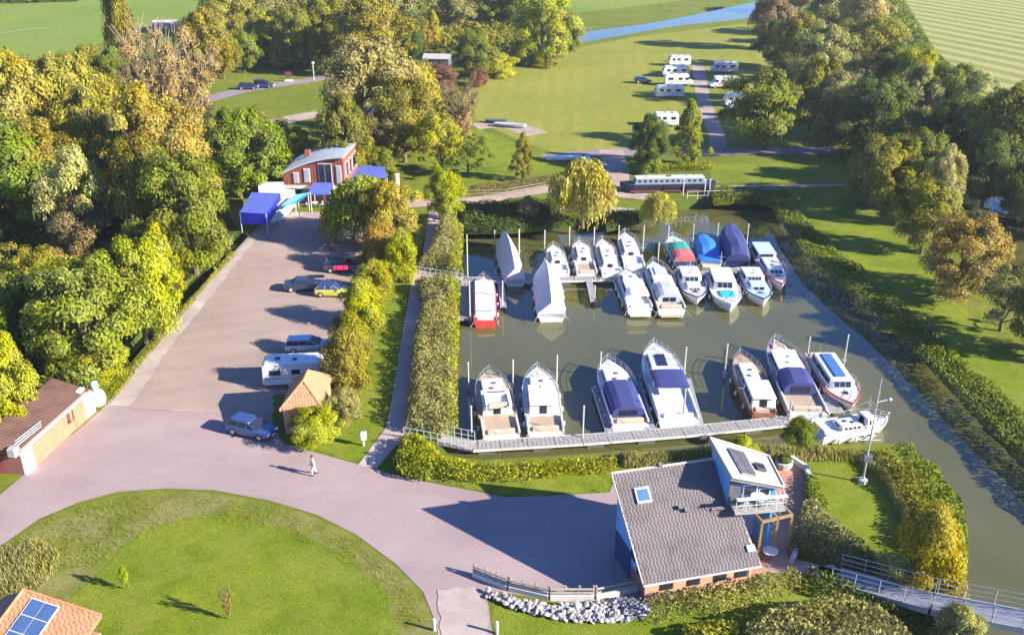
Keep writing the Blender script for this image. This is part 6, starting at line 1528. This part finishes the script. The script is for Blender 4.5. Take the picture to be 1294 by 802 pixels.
caravan(914,111,180,'white motorhome second in the right camp row',L=6.6,motor=True,name='motorhome',cat='motorhome')
caravan(931,134,180,'white caravan with a grey awning third in the right camp row',L=5.6,awn=GREYT)
caravan(936,147,0,'white caravan lowest in the right camp row, half behind the willow',L=5.2)
car(812,105,5,'small dark car on the grass left of the camp motorhome',CD,4.0,grp='cars at the camp site')

# black canal boat on the quay
def canal_boat():
    a=G(783,240,.3);b=G(903,238,.3); d=b-a; L=d.length; c=(a+b)/2; root=thing('canal_boat','long black canal boat with a white cabin propped on the quay above the marina','boat',(c.x,c.y,.3),math.atan2(d.y,d.x)); h=L/2; w=1.15
    def sec(x,k,z,zb): return [(x,-w*k*.9,zb),(x,-w*k,z*.5),(x,-w*k,z),(x,w*k,z),(x,w*k,z*.5),(x,w*k*.9,zb)]
    m=MB(); m.loft([sec(-h,.12,1.35,.75),sec(-h+.6,.6,1.2,.3),sec(-h+1.8,.97,1.08,0),sec(0,1,1.02,0),sec(h-1.6,1,1.06,0),sec(h-.5,.8,1.1,.1),sec(h,.45,1.15,.5)]); m.build('hull',paint('black_hull',(.018,.018,.03),.4),root)
    m=MB(); m.box((0,0,.06),(L*.8,2*w+.03,.22)); m.build('lower_hull',paint('antifouling_red',(.16,.04,.05),.7),root)
    m=MB(); m.box((0,0,1.06),(L*.86,2*w+.05,.06)); m.build('gunwale',NAVYH,root)
    f=frustum(-h*.72,h*.78,w*.86,1.09,1.95,.3,.3,.14); f.build('cabin',paint('grey_blue_cabin',(.20,.23,.27),.5),root)
    f=frustum(-h*.70,h*.75,w*.74,1.951,2.02,.1,.1,.05,.05); f.build('roof',paint('pale_grey_roof',(.5,.52,.55),.6),root)
    n=12; x0=-h*.66; st=(h*.72-x0)/n
    for s in (-1,1):
        for k in range(n): side_window(x0+k*st+.15,x0+k*st+st-.25,w*.86,1.09,1.95,.14,s,(.35,.75)).build('window',GLASS,root)
    m=MB(); m.tube((h*.55,.3,2.0),(h*.55,.3,2.5),.06,6); m.build('chimney',BLACK,root)
    for k in range(3):
        m=MB(); m.cbox((-h*.4+k*h*.42,0,2.08),(.7,.5,.14),.05); m.build('roof_box',WPAINT if k!=1 else DWOOD,root)
    m=MB(); m.tube((h-.15,0,1.1),(h+.35,0,1.65),.03,5); m.build('tiller',STEEL,root)
    for x in (-h*.7,-h*.25,h*.25,h*.7):
        m=MB(); m.box((x,0,-.16),(.35,2.6,.28)); m.build('keel_block',DWOOD,root)
canal_boat()
def quay_railing():
    a=G(868,253,-.2);b=G(985,249,-.2); root=thing('quay_railing','white railing with posts along the quay jetty below the canal boat','railing',a); d=b-a
    m=MB(); rail_posts(m,V((0,0,0)),d,1.3,9,.035); m.build('railing',WHITE,root)
quay_railing()
for k,(px,t) in enumerate(((863,'left'),(890,'middle'),(896,'right'),(952,'far right'))):
    a=G(px,247,0); rt=thing('frame_post','tall white post of the lifting frame at the quay edge, %s one'%t,'post',a,0,'lifting frame posts'); m=MB(); m.tube((0,0,-.4),(0,0,2.4),.07,6); m.build('shaft',WHITE,rt); m=MB(); m.cbox((0,0,2.45),(.3,.3,.1),.03); m.build('cap',WHITE,rt)
# odds and ends on the upper lawns
def dinghy(px,py,L,ang,mat,label,grp=None):
    p=G(px,py); root=thing('dinghy',label,'boat',(p.x,p.y,.15),R(ang),grp); h=L/2
    m=MB(); m.loft([[(x,-w,.55+z),(x,-w*.8,.1),(x,0,-.05),(x,w*.8,.1),(x,w,.55+z)] for x,w,z in ((-h,.6,0),(-h*.3,.85,0),(h*.3,.75,.05),(h*.8,.35,.15),(h,.04,.25))]); m.build('hull',mat,root)
    m=MB(); m.box((-h*.3,0,.46),(.3,1.4,.05)); m.box((h*.15,0,.46),(.3,1.4,.05)); m.build('thwart',TEAK,root)
    m=MB(); m.box((-h*.4,0,-.08),(.3,1.2,.14)); m.box((h*.3,0,-.08),(.3,1.0,.14)); m.build('chock',DWOOD,root)
dinghy(712,203,6,5,WHITE,'white open boat on the grass above the weeping willow'); dinghy(741,206,3.2,80,WPAINT,'small white upturned looking dinghy end-on above the weeping willow')
dinghy(645,161,6.5,-20,GREYT,'grey boat stored at the bare patch on the meadow edge, right one','boats stored at the meadow edge'); dinghy(628,156,4.5,-20,DGREY,'dark boat stored at the bare patch on the meadow edge, left one','boats stored at the meadow edge')
def hut(px,py,w,d,h,ang,wall,roof,label,name='shed'):
    p=G(px,py); root=thing(name,label,'shed',p,R(ang))
    m=MB(); m.box((0,0,h/2),(w,d,h)); m.build('walls',wall,root)
    for s in (-1,1):
        m=MB(); e=.25; m.hexa([(-w/2-e,s*0,h+.9),(w/2+e,s*0,h+.9),(w/2+e,s*(d/2+e),h-.05),(-w/2-e,s*(d/2+e),h-.05),(-w/2-e,0,h+1.0),(w/2+e,0,h+1.0),(w/2+e,s*(d/2+e),h+.06),(-w/2-e,s*(d/2+e),h+.06)] if s>0 else [(-w/2-e,-(d/2+e),h-.05),(w/2+e,-(d/2+e),h-.05),(w/2+e,0,h+.9),(-w/2-e,0,h+.9),(-w/2-e,-(d/2+e),h+.06),(w/2+e,-(d/2+e),h+.06),(w/2+e,0,h+1.0),(-w/2-e,0,h+1.0)]); m.build('roof_side',roof,root)
    for x in (-w/2,w/2):
        m=MB(); m.add([(x,-d/2,h),(x,d/2,h),(x,0,h+.9),(x-.1*np.sign(x),-d/2,h),(x-.1*np.sign(x),d/2,h),(x-.1*np.sign(x),0,h+.9)],[(0,1,2),(5,4,3),(0,3,4,1),(1,4,5,2),(2,5,3,0)]); m.build('gable',wall,root)
    m=MB(); m.box((w*.2,-d/2-.03,h*.45),(.9,.08,h*.85)); m.build('door',DWOOD,root); m=MB(); m.box((-w*.2,-d/2-.03,h*.6),(1.0,.08,.7)); m.build('window',GLASS,root)
hut(553,82,6.5,4,1.8,-8,DGREY,paint('faded_roof',(.38,.36,.33),.8),'dark shed with a pale roof behind the red shrubs')
hut(459,160,5,4,2.6,12,CREAM,TRIM,'small cream hut hidden among the trees behind the club house')
hut(212,36,8,5,1.6,5,TRIM,paint('dusty_pink_roof',(.5,.38,.36),.8),'far farm shed with a dusty pink roof at the edge of the pasture')
hut(395,220,4,3,2.2,-5,DWOOD,TILEM,'small maroon roofed hut squeezed against the back of the club house') if False else None
p=G(365,103); rt=thing('information_board','dark board on two posts with a pale base by the far lane','sign',p); m=MB(); m.box((0,0,1.6),(1.5,.1,1.3)); m.build('panel',DWOOD,rt); m=MB(); m.cbox((0,0,.2),(1.9,.9,.4),.05); m.build('base',CONC,rt)
for x in (-.6,.6): m=MB(); m.tube((x,.08,0),(x,.08,1.6),.06,5); m.build('post',DWOOD,rt)
p=G(397,102); rt=thing('lamp_post','white lamp post by the far lane right of the dark board','lamp',p); m=MB(); m.tube((0,0,0),(0,0,4),.09,6); m.build('pole',WHITE,rt); m=MB(); m.ball((0,0,4.1),(.4,.4,.3),8,5); m.build('lantern',WHITE,rt)
def long_fence(pts,label,h=1.1,step=3,mat=None):
    c=[G(x,y) for x,y in pts]; root=thing('fence',label,'fence',c[0]); o=V((c[0].x,c[0].y,0))
    for a,b in zip(c[:-1],c[1:]):
        n=max(1,round((b-a).length/step))
        for i in range(n):
            p=a.lerp(b,i/n)-o; m=MB(); m.tube(p,p+V((0,0,h)),.06,5); m.build('post',mat or TIMB,root)
        for z in (.5,.95):
            m=MB(); m.tube(a-o+V((0,0,z)),b-o+V((0,0,z)),.04,4); m.build('rail',mat or TIMB,root)
long_fence([(585,249),(640,247),(690,238)],'low timber fence along the quay lane left of the weeping willow',.8)
# low hedge/stone bed beside the quay lane
belt('planting_bed', [(600,236),(640,232),(700,222),(706,232),(645,243),(600,246)], .7, 'brown','brown low planting bed beside the quay lane','shrub',40,0.12)

# ------------------------------------------------------------------ the walking person
def skin_mesh(name,verts,edges,radii,mat,root,rootv=0,sub=1):
    me=bpy.data.meshes.new(name); me.from_pydata(verts,edges,[]); o=bpy.data.objects.new(name,me); COL.objects.link(o); o.parent=root; me.materials.append(mat)
    md=o.modifiers.new('skin','SKIN'); md.use_smooth_shade=True
    for i,r in enumerate(radii): me.skin_vertices[0].data[i].radius=(r,r) if not isinstance(r,tuple) else r
    me.skin_vertices[0].data[rootv].use_root=True
    sb=o.modifiers.new('sub','SUBSURF'); sb.levels=sub; sb.render_levels=sub
    return o
def person():
    p=G(397,600); root=thing('person','person in a white jacket and pale trousers walking on the asphalt near the kiosk','person',(p.x,p.y,.02),R(200))
    SK=paint('skin',(.45,.27,.19),.6,var=.03); TR_=paint('pale_trousers',(.50,.43,.45),.8,var=.05); HR=paint('dark_hair',(.04,.03,.025),.7); SH=paint('dark_shoes',(.05,.045,.05),.6)
    # x forward; pelvis, spine, head, arms, legs in mid-stride
    v=[(0,0,.98),(0.01,0,1.18),(0.03,0,1.40),(0.05,0,1.53),(0.07,0,1.60),(0.07,0,1.70),(0.07,0,1.79),
       (0.02,.19,1.44),(-.06,.25,1.17),(0.06,.27,.93),(.10,.27,.85), (0.02,-.19,1.44),(.06,-.25,1.17),(.20,-.24,.96),(.25,-.23,.89),
       (0,.10,.92),(.18,.11,.52),(.14,.11,.09),(0,-.10,.92),(-.05,-.10,.50),(-.28,-.10,.13)]
    e=[(0,1),(1,2),(2,3),(3,4),(4,5),(5,6),(2,7),(7,8),(8,9),(9,10),(2,11),(11,12),(12,13),(13,14),(0,15),(15,16),(16,17),(0,18),(18,19),(19,20)]
    r=[(.15,.12),(.13,.10),(.16,.11),.055,.075,.10,.07,.06,.045,.035,.04,.06,.045,.035,.04,.10,.065,.045,.10,.065,.045]
    skin_mesh('body',v,e,r,SK,root)
    k=[0,1,2,7,8,11,12]; mp={a:i for i,a in enumerate(k)}
    skin_mesh('jacket',[v[a] for a in k]+[(-.01,0,.90),(.03,.262,.97),(.17,-.245,.99),(.045,0,1.49)],[(mp[a],mp[b]) for a,b in ((0,1),(1,2),(2,7),(7,8),(2,11),(11,12))]+[(0,7),(mp[8],8),(mp[12],9),(mp[2],10)],[(.185,.15),(.165,.13),(.195,.145),.09,.075,.09,.075,(.19,.16),.055,.055,.085],WPAINT,root)
    skin_mesh('trousers',[(0,0,.96),v[15],v[16],(.145,.11,.13),v[18],v[19],(-.265,-.10,.16)],[(0,1),(1,2),(2,3),(0,4),(4,5),(5,6)],[(.17,.14),.115,.085,.07,.115,.085,.07],TR_,root)
    m=MB(); m.ball((.05,0,1.76),(.125,.10,.115),10,7); m.build('hair',HR,root,smooth=True)
    for y in (-.035,.035):
        m=MB(); m.ball((.165,y,1.71),(.012,.014,.01),6,4); m.build('eye',BLACK,root)
    m=MB(); m.ball((.175,0,1.675),(.022,.016,.025),6,4); m.build('nose',SK,root); m=MB(); m.box((.16,0,1.635),(.02,.05,.012)); m.build('mouth',REDT,root)
    for x,y,z,f in ((.11,.27,.83,1),(.26,-.23,.87,1)):
        for i in range(4):
            m=MB(); a=V((x-.03+.018*i,y,z)); m.tube(a,a+V((.004,0,-.05)),.009,5); m.tube(a+V((.004,0,-.05)),a+V((.014,0,-.085+.006*abs(i-1))),.008,5); m.build('finger',SK,root)
        m=MB(); m.tube((x+.035,y,z+.03),(x+.06,y,z-.02),.010,5); m.build('thumb',SK,root)
    for x,y,z in ((.18,.11,.045),(-.24,-.10,.09)):
        m=MB(); m.cbox((x,y,z),(.28,.10,.09),.03); m.build('shoe',SH,root)
person()

# ------------------------------------------------------------------ air
hz = MB(); hz.box((0, 1650, 24.0), (5040, 3740, 54))
hm = bpy.data.materials.new('thin_haze'); hm.use_nodes = True; hn = hm.node_tree; hn.nodes.remove(hn.nodes['Principled BSDF'])
pv = hn.nodes.new('ShaderNodeVolumePrincipled'); pv.inputs['Color'].default_value = (0.86, 0.91, 1.0, 1); pv.inputs['Density'].default_value = 0.00016; pv.inputs['Anisotropy'].default_value = 0.3
hn.links.new(pv.outputs[0], hn.nodes['Material Output'].inputs['Volume'])
hz.build('haze', hm, kind='stuff')
